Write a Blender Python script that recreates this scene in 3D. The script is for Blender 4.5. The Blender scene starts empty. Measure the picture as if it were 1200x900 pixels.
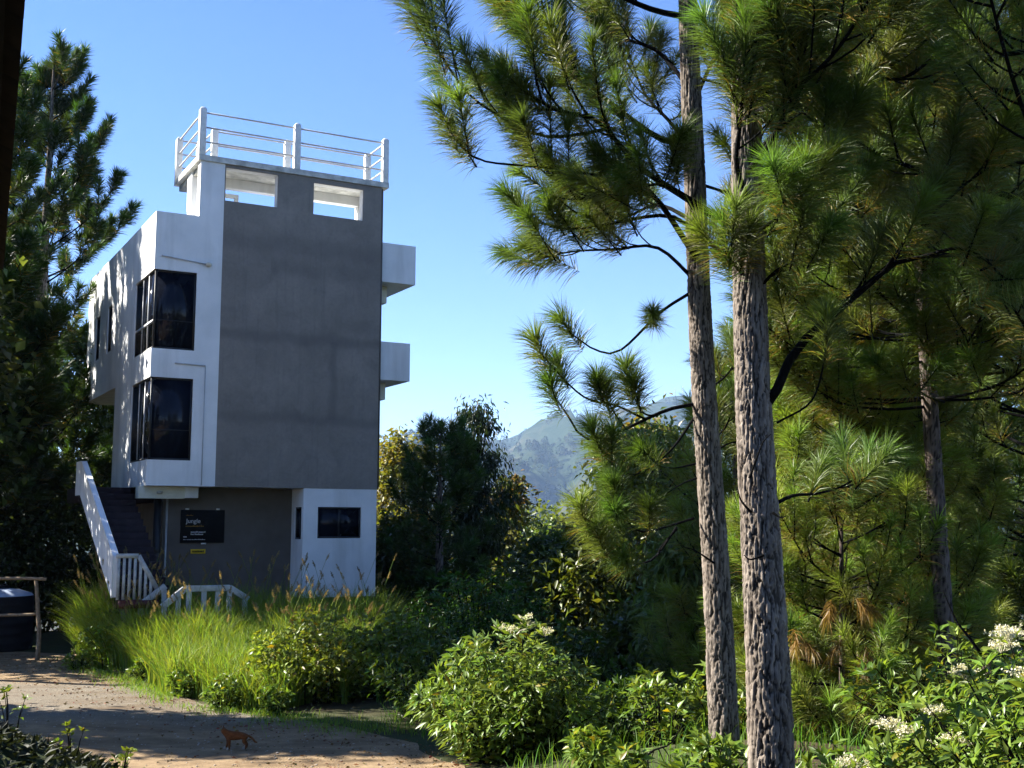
import bpy, math, random
import numpy as np
from mathutils import Vector, Matrix
R = math.radians
rng = np.random.default_rng(7)
scene = bpy.context.scene
COL = scene.collection

# ------------------------------------------------------------------ camera model (photo pixels 1200x900)
F, PITCH, H = 1369.0, 0.1205, 2.6
CP, SP = math.cos(PITCH), math.sin(PITCH)
def at(px, py, Y):
    """point seen at photo pixel (px, py) on the vertical plane y = Y"""
    a, b = (px - 600) / F, -(py - 450) / F
    d = (a, CP - b * SP, SP + b * CP)
    t = Y / d[1]
    return np.array([d[0] * t, Y, H + d[2] * t])
def gxy(px, py, z=0.0):
    a, b = (px - 600) / F, -(py - 450) / F
    d = (a, CP - b * SP, SP + b * CP)
    t = (z - H) / d[2]
    return np.array([d[0] * t, d[1] * t])

SUN_AZ, SUN_EL = R(-78), R(38)
SUND = np.array([math.sin(SUN_AZ) * math.cos(SUN_EL), math.cos(SUN_AZ) * math.cos(SUN_EL), math.sin(SUN_EL)])

# ------------------------------------------------------------------ helpers
def tag(o, label=None, cat=None, group=None, kind=None):
    if label: o['label'] = label
    if cat: o['category'] = cat
    if group: o['group'] = group
    if kind: o['kind'] = kind
    return o
def empty(name, loc=(0, 0, 0), rz=0.0, label=None, cat=None, group=None):
    o = bpy.data.objects.new(name, None); COL.objects.link(o)
    o.location = loc; o.rotation_euler = (0, 0, rz); o.empty_display_size = .2
    return tag(o, label, cat, group)

class MB:
    def __init__(s): s.v = []; s.f = []; s.n = 0; s.c = []
    def add(s, V, Fc, m=0, col=None):
        V = np.asarray(V, float).reshape(-1, 3); Fc = np.asarray(Fc, int)
        s.v.append(V); s.f.append((Fc + s.n, m))
        s.c.append(np.ones((len(V), 3)) if col is None else np.broadcast_to(np.asarray(col, float), (len(V), 3)))
        s.n += len(V); return s
    def box(s, lo, hi, m=0):
        x0, y0, z0 = lo; x1, y1, z1 = hi
        V = [(x0,y0,z0),(x1,y0,z0),(x1,y1,z0),(x0,y1,z0),(x0,y0,z1),(x1,y0,z1),(x1,y1,z1),(x0,y1,z1)]
        return s.add(V, [(0,3,2,1),(4,5,6,7),(0,1,5,4),(1,2,6,5),(2,3,7,6),(3,0,4,7)], m)
    def bar(s, p0, p1, w, h, m=0, up=(0, 0, 1)):
        p0 = np.array(p0, float); p1 = np.array(p1, float); d = p1 - p0; d /= np.linalg.norm(d)
        u = np.array(up, float); sd = np.cross(d, u)
        if np.linalg.norm(sd) < 1e-4: sd = np.cross(d, (0, 1, 0))
        sd /= np.linalg.norm(sd); u = np.cross(sd, d)
        V = [p + sd * a * w / 2 + u * b * h / 2 for p in (p0, p1) for a, b in ((-1,-1),(1,-1),(1,1),(-1,1))]
        return s.add(V, [(0,1,2,3),(7,6,5,4),(0,4,5,1),(1,5,6,2),(2,6,7,3),(3,7,4,0)], m)
    def tube(s, pts, rad, n=8, m=0, cap=True, col=None):
        pts = np.asarray(pts, float); k = len(pts)
        rad = np.broadcast_to(np.asarray(rad, float), (k,))
        T = np.gradient(pts, axis=0); T /= np.linalg.norm(T, axis=1)[:, None] + 1e-9
        ref = np.array([0.31, 0.95, 0.02]); ref = ref if abs(T[0] @ ref) < .9 else np.array([1., 0, 0])
        A = np.cross(T, ref); A /= np.linalg.norm(A, axis=1)[:, None] + 1e-9
        B = np.cross(T, A)
        th = np.arange(n) * 2 * math.pi / n
        V = pts[:, None] + rad[:, None, None] * (A[:, None] * np.cos(th)[None, :, None] + B[:, None] * np.sin(th)[None, :, None])
        i = np.arange(k - 1)[:, None] * n; j = np.arange(n)[None]; j2 = (j + 1) % n
        Fc = np.stack([i + j, i + n + j, i + n + j2, i + j2], -1).reshape(-1, 4)
        s.add(V.reshape(-1, 3), Fc, m, col)
        if cap:
            b = s.n - k * n
            s.f.append((np.array([list(b + np.arange(n))]), m)); s.f.append((np.array([list(b + (k - 1) * n + np.arange(n)[::-1])]), m))
        return s
    def lathe(s, prof, n=24, c=(0, 0, 0), m=0):
        prof = np.asarray(prof, float); k = len(prof); th = np.arange(n) * 2 * math.pi / n
        V = np.stack([prof[:, 0:1] * np.cos(th) + c[0], prof[:, 0:1] * np.sin(th) + c[1], np.repeat(prof[:, 1:2], n, 1) + c[2]], -1)
        i = np.arange(k - 1)[:, None] * n; j = np.arange(n)[None]; j2 = (j + 1) % n
        return s.add(V.reshape(-1, 3), np.stack([i + j, i + j2, i + n + j2, i + n + j], -1).reshape(-1, 4), m)
    def build(s, name, mats, parent=None, smooth=False, bevel=0.0, loc=(0, 0, 0)):
        me = bpy.data.meshes.new(name)
        V = np.concatenate(s.v) - np.asarray(loc, float)
        idx, st, tot, mi, p = [], [], [], [], 0
        for Fc, m in s.f:
            n, k = Fc.shape
            idx.append(Fc.ravel()); st.append(p + np.arange(n) * k); tot.append(np.full(n, k)); mi.append(np.full(n, m)); p += n * k
        idx = np.concatenate(idx).astype(np.int32)
        me.vertices.add(len(V)); me.vertices.foreach_set('co', V.astype(np.float32).ravel())
        me.loops.add(len(idx)); me.loops.foreach_set('vertex_index', idx)
        st = np.concatenate(st).astype(np.int32)
        me.polygons.add(len(st)); me.polygons.foreach_set('loop_start', st)
        me.polygons.foreach_set('loop_total', np.concatenate(tot).astype(np.int32))
        me.polygons.foreach_set('material_index', np.concatenate(mi).astype(np.int32))
        if smooth: me.polygons.foreach_set('use_smooth', np.ones(len(st), bool))
        c = np.concatenate(s.c)
        if not np.allclose(c, 1):
            at_ = me.color_attributes.new('tint', 'FLOAT_COLOR', 'POINT')
            at_.data.foreach_set('color', np.concatenate([c, np.ones((len(c), 1))], 1).astype(np.float32).ravel())
        for m in (mats if isinstance(mats, (list, tuple)) else [mats]): me.materials.append(m)
        me.update(calc_edges=True)
        o = bpy.data.objects.new(name, me); COL.objects.link(o); o.location = loc
        if parent is not None: o.parent = parent
        if bevel:
            b = o.modifiers.new('bevel', 'BEVEL'); b.width = bevel; b.segments = 2; b.limit_method = 'ANGLE'
        return o

def cells(us, vs, zs, solid, m=0):
    """boundary mesh of a non-uniform block grid: one clean shell, openings and all"""
    mb = MB(); nu, nv, nz = len(us) - 1, len(vs) - 1, len(zs) - 1
    S = np.zeros((nu + 2, nv + 2, nz + 2), bool)
    for i in range(nu):
        for j in range(nv):
            for k in range(nz):
                S[i+1, j+1, k+1] = solid((us[i]+us[i+1])/2, (vs[j]+vs[j+1])/2, (zs[k]+zs[k+1])/2)
    for i in range(nu):
        for j in range(nv):
            for k in range(nz):
                if not S[i+1, j+1, k+1]: continue
                a, b, c, d, e, f = us[i], us[i+1], vs[j], vs[j+1], zs[k], zs[k+1]
                P = [(a,c,e),(b,c,e),(b,d,e),(a,d,e),(a,c,f),(b,c,f),(b,d,f),(a,d,f)]
                for q, (di, dj, dk) in (((0,3,2,1),(0,0,-1)),((4,5,6,7),(0,0,1)),((0,1,5,4),(0,-1,0)),((1,2,6,5),(1,0,0)),((2,3,7,6),(0,1,0)),((3,0,4,7),(-1,0,0))):
                    if not S[i+1+di, j+1+dj, k+1+dk]: mb.add([P[x] for x in q], [(0,1,2,3)], m)
    return mb

# value noise in numpy (for shapes only)
_P = np.random.default_rng(99).random((256, 256))
def vnoise(x, y):
    xi = np.floor(x).astype(int); yi = np.floor(y).astype(int); fx = x - xi; fy = y - yi
    fx = fx * fx * (3 - 2 * fx); fy = fy * fy * (3 - 2 * fy)
    g = lambda a, b: _P[a % 256, b % 256]
    return (g(xi, yi) * (1 - fx) + g(xi + 1, yi) * fx) * (1 - fy) + (g(xi, yi + 1) * (1 - fx) + g(xi + 1, yi + 1) * fx) * fy
def fbm(x, y, o=4):
    x = np.asarray(x, float); y = np.asarray(y, float)
    return sum(vnoise(x * 2**i + 17.3 * i, y * 2**i + 5.1 * i) * .5**(i + 1) for i in range(o))
def sstep(a, b, x): t = np.clip((x - a) / (b - a), 0, 1); return t * t * (3 - 2 * t)

# ------------------------------------------------------------------ materials
def mat(name):
    m = bpy.data.materials.new(name); m.use_nodes = True
    nt = m.node_tree; b = nt.nodes['Principled BSDF']
    return m, nt, b
def N(nt, t, **kw):
    n = nt.nodes.new(t)
    for k, v in kw.items():
        if k in n.inputs.keys() if isinstance(k, str) else False: n.inputs[k].default_value = v
        else: setattr(n, k, v)
    return n
def ramp(nt, fac, stops):
    r = nt.nodes.new('ShaderNodeValToRGB'); e = r.color_ramp.elements
    while len(e) < len(stops): e.new(.5)
    for q, (p, c) in zip(e, stops): q.position = p; q.color = (*c, 1)
    nt.links.new(fac, r.inputs[0]); return r.outputs[0]
def noise(nt, scale, detail=4, rough=.55, vec=None, dist=0):
    n = N(nt, 'ShaderNodeTexNoise'); n.inputs['Scale'].default_value = scale; n.inputs['Detail'].default_value = detail
    n.inputs['Roughness'].default_value = rough; n.inputs['Distortion'].default_value = dist
    if vec is not None: nt.links.new(vec, n.inputs['Vector'])
    return n.outputs['Fac']
def coords(nt, sc=(1, 1, 1), kind='Object'):
    t = nt.nodes.new('ShaderNodeTexCoord'); mp = nt.nodes.new('ShaderNodeMapping'); mp.inputs['Scale'].default_value = sc
    nt.links.new(t.outputs[kind], mp.inputs['Vector']); return mp.outputs['Vector']
def mixc(nt, a, b, fac, mode='MIX'):
    m = nt.nodes.new('ShaderNodeMix'); m.data_type = 'RGBA'; m.blend_type = mode
    for sock, v in ((m.inputs[6], a), (m.inputs[7], b), (m.inputs[0], fac)):
        if hasattr(v, 'is_linked'): nt.links.new(v, sock)
        else: sock.default_value = v if not isinstance(v, tuple) else (*v, 1)
    return m.outputs[2]
def bump(nt, b, h, strength=.3, dist=.02):
    n = nt.nodes.new('ShaderNodeBump'); n.inputs['Strength'].default_value = strength; n.inputs['Distance'].default_value = dist
    nt.links.new(h, n.inputs['Height']); nt.links.new(n.outputs[0], b.inputs['Normal'])

def plain(name, c, rough=.6, spec=.3, metal=0.0, var=.12, scale=6):
    m, nt, b = mat(name)
    f = noise(nt, scale, 5, .6, coords(nt))
    lo = tuple(x * (1 - var) for x in c); hi = tuple(min(1, x * (1 + var)) for x in c)
    nt.links.new(ramp(nt, f, [(.3, lo), (.7, hi)]), b.inputs['Base Color'])
    b.inputs['Roughness'].default_value = rough; b.inputs['Specular IOR Level'].default_value = spec; b.inputs['Metallic'].default_value = metal
    return m
def mat_white():
    m, nt, b = mat('white_render')
    v = coords(nt); f = noise(nt, 1.3, 6, .6, v)
    streak = noise(nt, 1.0, 5, .6, coords(nt, (1.9, 1.9, .22)))
    c = ramp(nt, f, [(.3, (.66, .67, .66)), (.7, (.8, .8, .79))])
    c = mixc(nt, c, (.36, .36, .33), ramp(nt, streak, [(.48, (0, 0, 0)), (.82, (.65, .65, .65))]))
    nt.links.new(c, b.inputs['Base Color']); b.inputs['Roughness'].default_value = .75
    bump(nt, b, noise(nt, 45, 3, .6, v), .12, .01); return m
def mat_grey():
    m, nt, b = mat('grey_cement')
    v = coords(nt); f = noise(nt, .9, 7, .62, v, .4)
    c = ramp(nt, f, [(.28, (.185, .166, .143)), (.72, (.268, .241, .210))])
    fine = noise(nt, 14, 4, .7, v)
    c = mixc(nt, c, (.13, .122, .118), ramp(nt, fine, [(.45, (0, 0, 0)), (.75, (.35, .35, .35))]))
    # trowel joints: darker cement bands between the day's work, with ragged edges
    sep = nt.nodes.new('ShaderNodeSeparateXYZ'); tc = nt.nodes.new('ShaderNodeTexCoord'); nt.links.new(tc.outputs['Object'], sep.inputs[0])
    wob = noise(nt, 1.1, 3, .5, v)
    blot = noise(nt, 1.7, 6, .68, v, .8)
    c = mixc(nt, c, (.145, .130, .120), ramp(nt, blot, [(.50, (0, 0, 0)), (.72, (.55, .55, .55))]))
    c = mixc(nt, c, (.30, .276, .257), ramp(nt, noise(nt, 2.6, 6, .7, coords(nt, (1, 1, .8)), 1.2), [(.55, (0, 0, 0)), (.75, (.35, .35, .35))]))
    c = mixc(nt, c, (.10, .095, .092), ramp(nt, noise(nt, 1, 5, .65, coords(nt, (7, 7, .3))), [(.55, (0, 0, 0)), (.8, (.5, .5, .5))]))
    def band(axis, p, w, lo=None, hi=None, k=.8):
        a = nt.nodes.new('ShaderNodeMath'); a.operation = 'MULTIPLY_ADD'; nt.links.new(wob, a.inputs[0]); a.inputs[1].default_value = .34; a.inputs[2].default_value = -.17 - p
        s = nt.nodes.new('ShaderNodeMath'); s.operation = 'ADD'; nt.links.new(sep.outputs[axis], s.inputs[0]); nt.links.new(a.outputs[0], s.inputs[1])
        q = nt.nodes.new('ShaderNodeMath'); q.operation = 'ABSOLUTE'; nt.links.new(s.outputs[0], q.inputs[0])
        d = nt.nodes.new('ShaderNodeMapRange'); d.interpolation_type = 'SMOOTHERSTEP'; nt.links.new(q.outputs[0], d.inputs[0]); d.inputs[1].default_value = 0; d.inputs[2].default_value = w; d.inputs[3].default_value = k; d.inputs[4].default_value = 0
        o = d.outputs[0]
        for ax, lim, sg in ((1, lo, 1), (1, hi, -1)):
            if lim is None: continue
            ax = 0 if axis == 2 else 2
            g = nt.nodes.new('ShaderNodeMath'); g.operation = 'GREATER_THAN' if sg > 0 else 'LESS_THAN'; nt.links.new(sep.outputs[ax], g.inputs[0]); g.inputs[1].default_value = lim
            mu = nt.nodes.new('ShaderNodeMath'); mu.operation = 'MULTIPLY'; nt.links.new(o, mu.inputs[0]); nt.links.new(g.outputs[0], mu.inputs[1]); o = mu.outputs[0]
        return o
    for args in ((2, 9.0, .42, None, None, .42), (2, 6.85, .24, None, None, .55), (2, 5.02, .22, None, None, .45), (0, 4.15, .17, 5.02, 6.85, .5), (2, 8.5, .34, 2.6, None, .34)):
        c = mixc(nt, c, (.125, .114, .106), band(*args))
    nt.links.new(c, b.inputs['Base Color']); b.inputs['Roughness'].default_value = .88; b.inputs['Specular IOR Level'].default_value = .2
    bump(nt, b, fine, .25, .008); return m
def mat_leaf(name, c, rough=.5, trans=.35, var=.3, spec=.35, tint=True, tcol=(1.35, 1.25, .6)):
    m, nt, b = mat(name)
    col = None
    f = noise(nt, 2.5, 3, .6, coords(nt))
    lo = tuple(x * (1 - var) for x in c); hi = tuple(x * (1 + var) for x in c)
    col = ramp(nt, f, [(.3, lo), (.7, hi)])
    if tint:
        a = nt.nodes.new('ShaderNodeAttribute'); a.attribute_name = 'tint'
        col = mixc(nt, col, a.outputs['Color'], 1.0, 'MULTIPLY')
    nt.links.new(col, b.inputs['Base Color']); b.inputs['Roughness'].default_value = rough; b.inputs['Specular IOR Level'].default_value = spec
    tr = nt.nodes.new('ShaderNodeBsdfTranslucent'); mx = nt.nodes.new('ShaderNodeMixShader'); mx.inputs[0].default_value = trans
    tc = mixc(nt, col, tcol, 1.0, 'MULTIPLY'); nt.links.new(tc, tr.inputs['Color'])
    nt.links.new(b.outputs[0], mx.inputs[1]); nt.links.new(tr.outputs[0], mx.inputs[2])
    nt.links.new(mx.outputs[0], nt.nodes['Material Output'].inputs['Surface']); return m
def mat_bark(name, hi, lo, sc=1.0):
    m, nt, b = mat(name)
    v = coords(nt, (26 * sc, 26 * sc, 5 * sc)); n1 = noise(nt, 1.0, 6, .65, v, .6)
    n2 = noise(nt, 3, 4, .6, coords(nt))
    c = ramp(nt, n1, [(.32, lo), (.5, tuple((a + d) / 2 for a, d in zip(lo, hi))), (.7, hi)])
    c = mixc(nt, c, tuple(x * .7 for x in hi), ramp(nt, n2, [(.4, (0, 0, 0)), (.8, (.6, .6, .6))]))
    a = nt.nodes.new('ShaderNodeAttribute'); a.attribute_name = 'tint'; c = mixc(nt, c, a.outputs['Color'], 1.0, 'MULTIPLY')
    nt.links.new(c, b.inputs['Base Color']); b.inputs['Roughness'].default_value = .95; b.inputs['Specular IOR Level'].default_value = .15
    bump(nt, b, n1, .7, .02); return m
def mat_glass(name='dark_window_glass', spec=.16):
    m, nt, b = mat(name)
    f = noise(nt, 1.2, 3, .5, coords(nt, (1, 1, .4)))
    nt.links.new(ramp(nt, f, [(.35, (.004, .005, .008)), (.7, (.012, .014, .022))]), b.inputs['Base Color'])
    b.inputs['Roughness'].default_value = .04; b.inputs['Specular IOR Level'].default_value = spec
    return m
def mat_ground():
    m, nt, b = mat('soil_and_litter')
    v = coords(nt); big = noise(nt, .25, 5, .6, v); mid = noise(nt, 2.2, 6, .65, v); fine = noise(nt, 30, 4, .7, v)
    c = ramp(nt, mid, [(.3, (.030, .022, .014)), (.55, (.060, .046, .028)), (.75, (.085, .066, .040))])
    c = mixc(nt, c, (.035, .055, .016), ramp(nt, big, [(.42, (0, 0, 0)), (.6, (.8, .8, .8))]))
    c = mixc(nt, c, (.10, .075, .045), ramp(nt, fine, [(.55, (0, 0, 0)), (.75, (.6, .6, .6))]))
    nt.links.new(c, b.inputs['Base Color']); b.inputs['Roughness'].default_value = .95; b.inputs['Specular IOR Level'].default_value = .1
    bump(nt, b, fine, .6, .03); return m
def mat_path():
    m, nt, b = mat('sandy_gravel')
    v = coords(nt); big = noise(nt, .5, 4, .55, v, .5); mid = noise(nt, 3.0, 6, .65, v); vor = N(nt, 'ShaderNodeTexVoronoi'); vor.inputs['Scale'].default_value = 34; nt.links.new(v, vor.inputs['Vector'])
    fine = noise(nt, 60, 3, .7, v)
    sand = ramp(nt, mid, [(.3, (0.1828, 0.1241, 0.0687)), (.7, (0.3323, 0.2381, 0.1384))])
    grav = ramp(nt, fine, [(.3, (0.0941, 0.0798, 0.0577)), (.5, (0.1828, 0.1551, 0.1163)), (.75, (0.3212, 0.2769, 0.2104))])
    # wheel-worn gravel band runs across the yard about 16 to 20 m away
    sep = nt.nodes.new('ShaderNodeSeparateXYZ'); tc = nt.nodes.new('ShaderNodeTexCoord'); nt.links.new(tc.outputs['Object'], sep.inputs[0])
    y = nt.nodes.new('ShaderNodeMath'); y.operation = 'MULTIPLY_ADD'; nt.links.new(big, y.inputs[0]); y.inputs[1].default_value = 2.4; nt.links.new(sep.outputs[1], y.inputs[2])
    mr = nt.nodes.new('ShaderNodeMapRange'); nt.links.new(y.outputs[0], mr.inputs[0]); mr.inputs[1].default_value = 16.6; mr.inputs[2].default_value = 17.6
    mr2 = nt.nodes.new('ShaderNodeMapRange'); nt.links.new(y.outputs[0], mr2.inputs[0]); mr2.inputs[1].default_value = 20.6; mr2.inputs[2].default_value = 21.6; mr2.inputs[3].default_value = 1; mr2.inputs[4].default_value = 0
    f = nt.nodes.new('ShaderNodeMath'); f.operation = 'MULTIPLY'; nt.links.new(mr.outputs[0], f.inputs[0]); nt.links.new(mr2.outputs[0], f.inputs[1])
    c = mixc(nt, sand, grav, f.outputs[0])
    c = mixc(nt, c, (.115, .075, .042), ramp(nt, noise(nt, 1, 6, .68, coords(nt, (.45, 1.7, 1)), .6), [(.48, (0, 0, 0)), (.68, (.75, .75, .75))]))
    c = mixc(nt, c, (.09, .062, .036), ramp(nt, noise(nt, 9, 4, .7, v), [(.58, (0, 0, 0)), (.72, (.6, .6, .6))]))
    c = mixc(nt, c, (.10, .075, .05), ramp(nt, vor.outputs['Distance'], [(.0, (.55, .55, .55)), (.22, (0, 0, 0))]))
    nt.links.new(c, b.inputs['Base Color']); b.inputs['Roughness'].default_value = .95; b.inputs['Specular IOR Level'].default_value = .12
    h = mixc(nt, fine, mid, .5); bump(nt, b, h, 1.0, .05); return m
def mat_mountain():
    m, nt, b = mat('mountain_slopes')
    v = coords(nt); big = noise(nt, .006, 7, .62, v, .5); mid = noise(nt, .03, 5, .65, v)
    c = ramp(nt, big, [(.36, (.016, .027, .012)), (.50, (.030, .042, .018)), (.64, (.055, .052, .028)), (.80, (.10, .085, .054))])
    c = mixc(nt, c, (.02, .032, .014), ramp(nt, mid, [(.45, (0, 0, 0)), (.6, (.8, .8, .8))]))
    nt.links.new(c, b.inputs['Base Color']); b.inputs['Roughness'].default_value = 1; b.inputs['Specular IOR Level'].default_value = .05
    bump(nt, b, mid, 1.0, 8.0); return m

M = dict(
    white=mat_white(), grey=mat_grey(), glass=mat_glass(), glass_clear=mat_glass('reflecting_window_glass', .6), ground=mat_ground(), path=mat_path(), mountain=mat_mountain(),
    dgrey=plain('dark_grey_plaster', (.118, .103, .088), .9, .15, 0, .15, 2.5),
    beam=plain('cream_bounce_paint', (.62, .60, .50), .7, .2, 0, .1, 3),
    soffit=plain('grey_concrete_soffit', (.40, .40, .37), .9, .1, 0, .2, 3),
    black=plain('black_frame_paint', (.012, .012, .013), .45, .4),
    rail=plain('white_rail_paint', (.66, .66, .63), .55, .3, 0, .14, 9), railshade=plain('shaded_rail_paint', (.40, .41, .40), .7, .2, 0, .3, 7),  # the second, greyer rail paint has the shade over the entry rails mixed in
    steelrail=plain('grey_steel_rail', (.40, .40, .40), .45, .5, .2, .15, 9),
    red=plain('red_floor_paint', (.075, .014, .013), .6, .3, 0, .25, 5),
    stained=plain('stained_white_slab', (.50, .50, .46), .85, .15, 0, .35, 5),
    dstair=plain('dark_stair_paint', (.030, .020, .022), .8, .15, 0, .3, 6),
    tile=plain('dark_roof_tile', (.012, .010, .009), .9, .1, 0, .35, 8),
    tank=plain('black_tank_plastic', (.006, .006, .007), .7, .15),
    tanktop=plain('sky_sheen_tank_top', (.30, .36, .46), .5, .5, 0, .1, 5),  # pale blue stands for sky reflected on the black top
    pole=plain('weathered_pole_wood', (.20, .15, .10), .9, .1, 0, .35, 20),
    sign=plain('black_sign_face', (.004, .004, .005), .5, .12, 0, .2),
    signy=plain('yellow_sign_paint', (.62, .40, .02), .6, .2, 0, .15, 20),
    ink=plain('white_lettering', (.55, .55, .55), .6, .2, 0, .02),
    ink2=plain('amber_lettering', (.30, .17, .03), .6, .2, 0, .02),
    inkb=plain('black_lettering', (.02, .018, .01), .6, .2, 0, .02),
    stone=plain('mossy_stone', (.12, .115, .10), .95, .1, 0, .4, 7),
    fur=plain('ginger_fur', (.13, .05, .017), .9, .1, 0, .3, 30),
    furw=plain('white_fur', (.35, .32, .28), .9, .1, 0, .1, 30),
    eye=plain('cat_eye', (.20, .22, .03), .2, .6),
    needle=mat_leaf('pine_needles', (0.104, 0.136, 0.034), .45, .40, .15, .35, True, (1.15, 1.25, .65)),
    leaf=mat_leaf('green_leaves', (0.0680, 0.1000, 0.0224), .42, .38, .25, .4),
    bleaf=mat_leaf('bush_leaves', (0.1200, 0.1880, 0.0320), .40, .40, .20, .40),
    grass=mat_leaf('grass_blades', (0.160, 0.228, 0.034), .55, .40, .2, .25),
    seed=mat_leaf('seed_heads', (0.2720, 0.2080, 0.1040), .8, .35, .2, .1),
    flower=mat_leaf('white_flowers', (0.5760, 0.5600, 0.4480), .8, .3, .1, .1, False),
    litter=mat_leaf('dead_leaves', (.13, .075, .035), .8, .15, .4, .15),
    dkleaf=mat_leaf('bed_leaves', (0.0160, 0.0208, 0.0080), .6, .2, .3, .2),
    bark=mat_bark('pine_bark', (0.262, 0.232, 0.198), (0.085, 0.066, 0.052)),
    barkd=mat_bark('dark_pine_bark', (0.1600, 0.1320, 0.1160), (0.0560, 0.0400, 0.0336)),
    branch=mat_bark('branch_bark', (0.2592, 0.1980, 0.1620), (0.1152, 0.0792, 0.0612), 2.5),
    bark2=mat_bark('pale_bark', (0.1440, 0.1224, 0.1008), (0.0504, 0.0396, 0.0324), 1.5),
    dead=mat_bark('dead_wood', (0.3040, 0.2480, 0.2160), (0.1600, 0.1200, 0.1000), 3),
    pebble=plain('pebbles', (.33, .28, .23), .9, .15, 0, .4, 6),
    farleaf=mat_leaf('far_forest', (0.0320, 0.0480, 0.0160), .7, .25, .3, .1),
    mast=plain('galvanised_mast', (.5, .5, .5), .6, .3),
)

# ------------------------------------------------------------------ terrain
def tz(x, y):
    x = np.asarray(x, float); y = np.asarray(y, float)
    d = y - 32 + 8 * sstep(-3, 3, x) + np.clip(x - 3, 0, 30) * .35 - 3 * sstep(-6, -12, x)
    z = -.26 * (np.logaddexp(0, d / 3.0) * 3.0)
    z = np.where(z < -20, -20 - 28 * (1 - np.exp((z + 20) / 28)), z)
    z = z + 52 * sstep(350, 1400, y)
    z = z + .46 * np.exp(-((x - 2.0)**2 + (y - 11.0)**2) / 5.0)
    z = z + .35 * np.exp(-((x - 6.0)**2 + (y - 11.0)**2) / 12.0)
    near = sstep(60, 200, np.hypot(x, y))
    z = z + (fbm(x * .5, y * .5) - .5) * .10 * (1 - near) + near * (fbm(x * .011, y * .011) - .5) * 22
    # raised planting bed at the foot of the veranda, bottom left
    z = z + 1.25 * np.clip(1.15 - np.hypot((x + 5.1) / 2.7, (y - 9.2) / 2.5), 0, 1)
    return z
def grid_axis(lim, inner, step, g=1.16):
    a = [0.0]; s = step
    while a[-1] < lim:
        a.append(a[-1] + s)
        if a[-1] > inner: s *= g
    return np.array(a)
xa = grid_axis(7000, 12, .3); ya = grid_axis(7000, 26, .3)
gx = np.concatenate([-xa[:0:-1], xa]); gy = np.concatenate([-grid_axis(7000, 2, .8, 1.3)[:0:-1], ya])
X, Y = np.meshgrid(gx, gy, indexing='ij'); Z = tz(X, Y)
i, j = np.meshgrid(np.arange(len(gx) - 1), np.arange(len(gy) - 1), indexing='ij'); n = len(gy)
FQ = np.stack([i * n + j, (i + 1) * n + j, (i + 1) * n + j + 1, i * n + j + 1], -1).reshape(-1, 4)
tag(MB().add(np.stack([X, Y, Z], -1), FQ).build('ground', M['ground'], smooth=True), kind='structure')

# gravel path / yard
left = [(-16, 8), (-16, 24)]
edge = [(-13, 25.5), (-8.6, 24.4), (-7.9, 22.6), (-6.3, 20.0), (-5.2, 18.3), (-3.7, 16.9), (-2.2, 15.6), (-1.0, 14.3), (-.45, 12.8), (-.2, 10.5), (-.6, 7)]
def path_right(y):   # x of the right edge for given y
    e = np.array(edge)[::-1]; return np.interp(y, e[:, 1], e[:, 0])
py_ = np.linspace(5, 25.3, 90); pv = []
for y in py_:
    xr = path_right(y) + (fbm(np.array([y * 1.1]), np.array([3.]))[0] - .5) * .7
    xs = np.linspace(-17, xr, 60); pv.append(np.stack([xs, np.full(60, y), tz(xs, np.full(60, y)) + np.where(np.hypot((xs + 5.1) / 2.7, (y - 9.2) / 2.5) < 1.12, -.05, .012)], -1))
pv = np.array(pv); i, j = np.meshgrid(np.arange(89), np.arange(59), indexing='ij')
tag(MB().add(pv, np.stack([i * 60 + j, i * 60 + j + 1, (i + 1) * 60 + j + 1, (i + 1) * 60 + j], -1).reshape(-1, 4)).build('path', M['path'], smooth=True), kind='structure')

# ------------------------------------------------------------------ mountains
def mountain(name, ctrl, D, foot, back, amp, x0, x1, seed, nx=240, ny=90):
    c = np.array(ctrl, float); cx = (c[:, 0] - 600) / F * D; cz = np.array([at(a, b, D)[2] for a, b in ctrl])
    xs = np.linspace(x0, x1, nx); ts = np.linspace(0, 1.45, ny)
    Xg, Tg = np.meshgrid(xs, ts, indexing='ij')
    rz = np.interp(Xg, cx, cz)
    Yg = foot + (D - foot) * Tg + (fbm(Xg * .004 + seed, Xg * 0 + seed) - .5) * 160 * Tg * (1.0 if Tg is None else 1)
    base = -25.0
    prof = np.where(Tg <= 1, Tg ** 1.15, np.maximum(0, 1 - (Tg - 1) * 1.3))
    spur = np.abs(fbm(Xg * .0065 + seed * 3, Yg * .0016 + seed, 4) - .5) * 2
    gul = fbm(Xg * .02 + seed, Yg * .006, 4) - .5
    win = np.clip(Tg, 0, 1) * np.clip(1 - Tg, 0, 1) * 4
    Zg = base + (rz - base) * prof - win * (amp * spur + amp * .6 * gul) + win * amp * .35
    Zg = Zg + np.where(np.abs(Tg - 1) < .06, (fbm(Xg * .03, Xg * 0 + 1) - .5) * 9, 0)
    n = ny; i, j = np.meshgrid(np.arange(nx - 1), np.arange(ny - 1), indexing='ij')
    o = MB().add(np.stack([Xg, Yg, Zg], -1), np.stack([i * n + j, (i + 1) * n + j, (i + 1) * n + j + 1, i * n + j + 1], -1).reshape(-1, 4)).build(name, M['mountain'], smooth=True)
    tag(o, kind='structure')
    return Xg, Yg, Zg, Tg
MT = mountain('mountain', [(-200, 560), (300, 580), (480, 575), (540, 545), (575, 521), (600, 513), (640, 500), (690, 484), (730, 476), (760, 473), (780, 465), (797, 463), (820, 467), (870, 470), (1000, 484), (1200, 500), (1600, 530)], 2500, 950, 3300, 150, -1500, 1900, 3.3)
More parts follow.
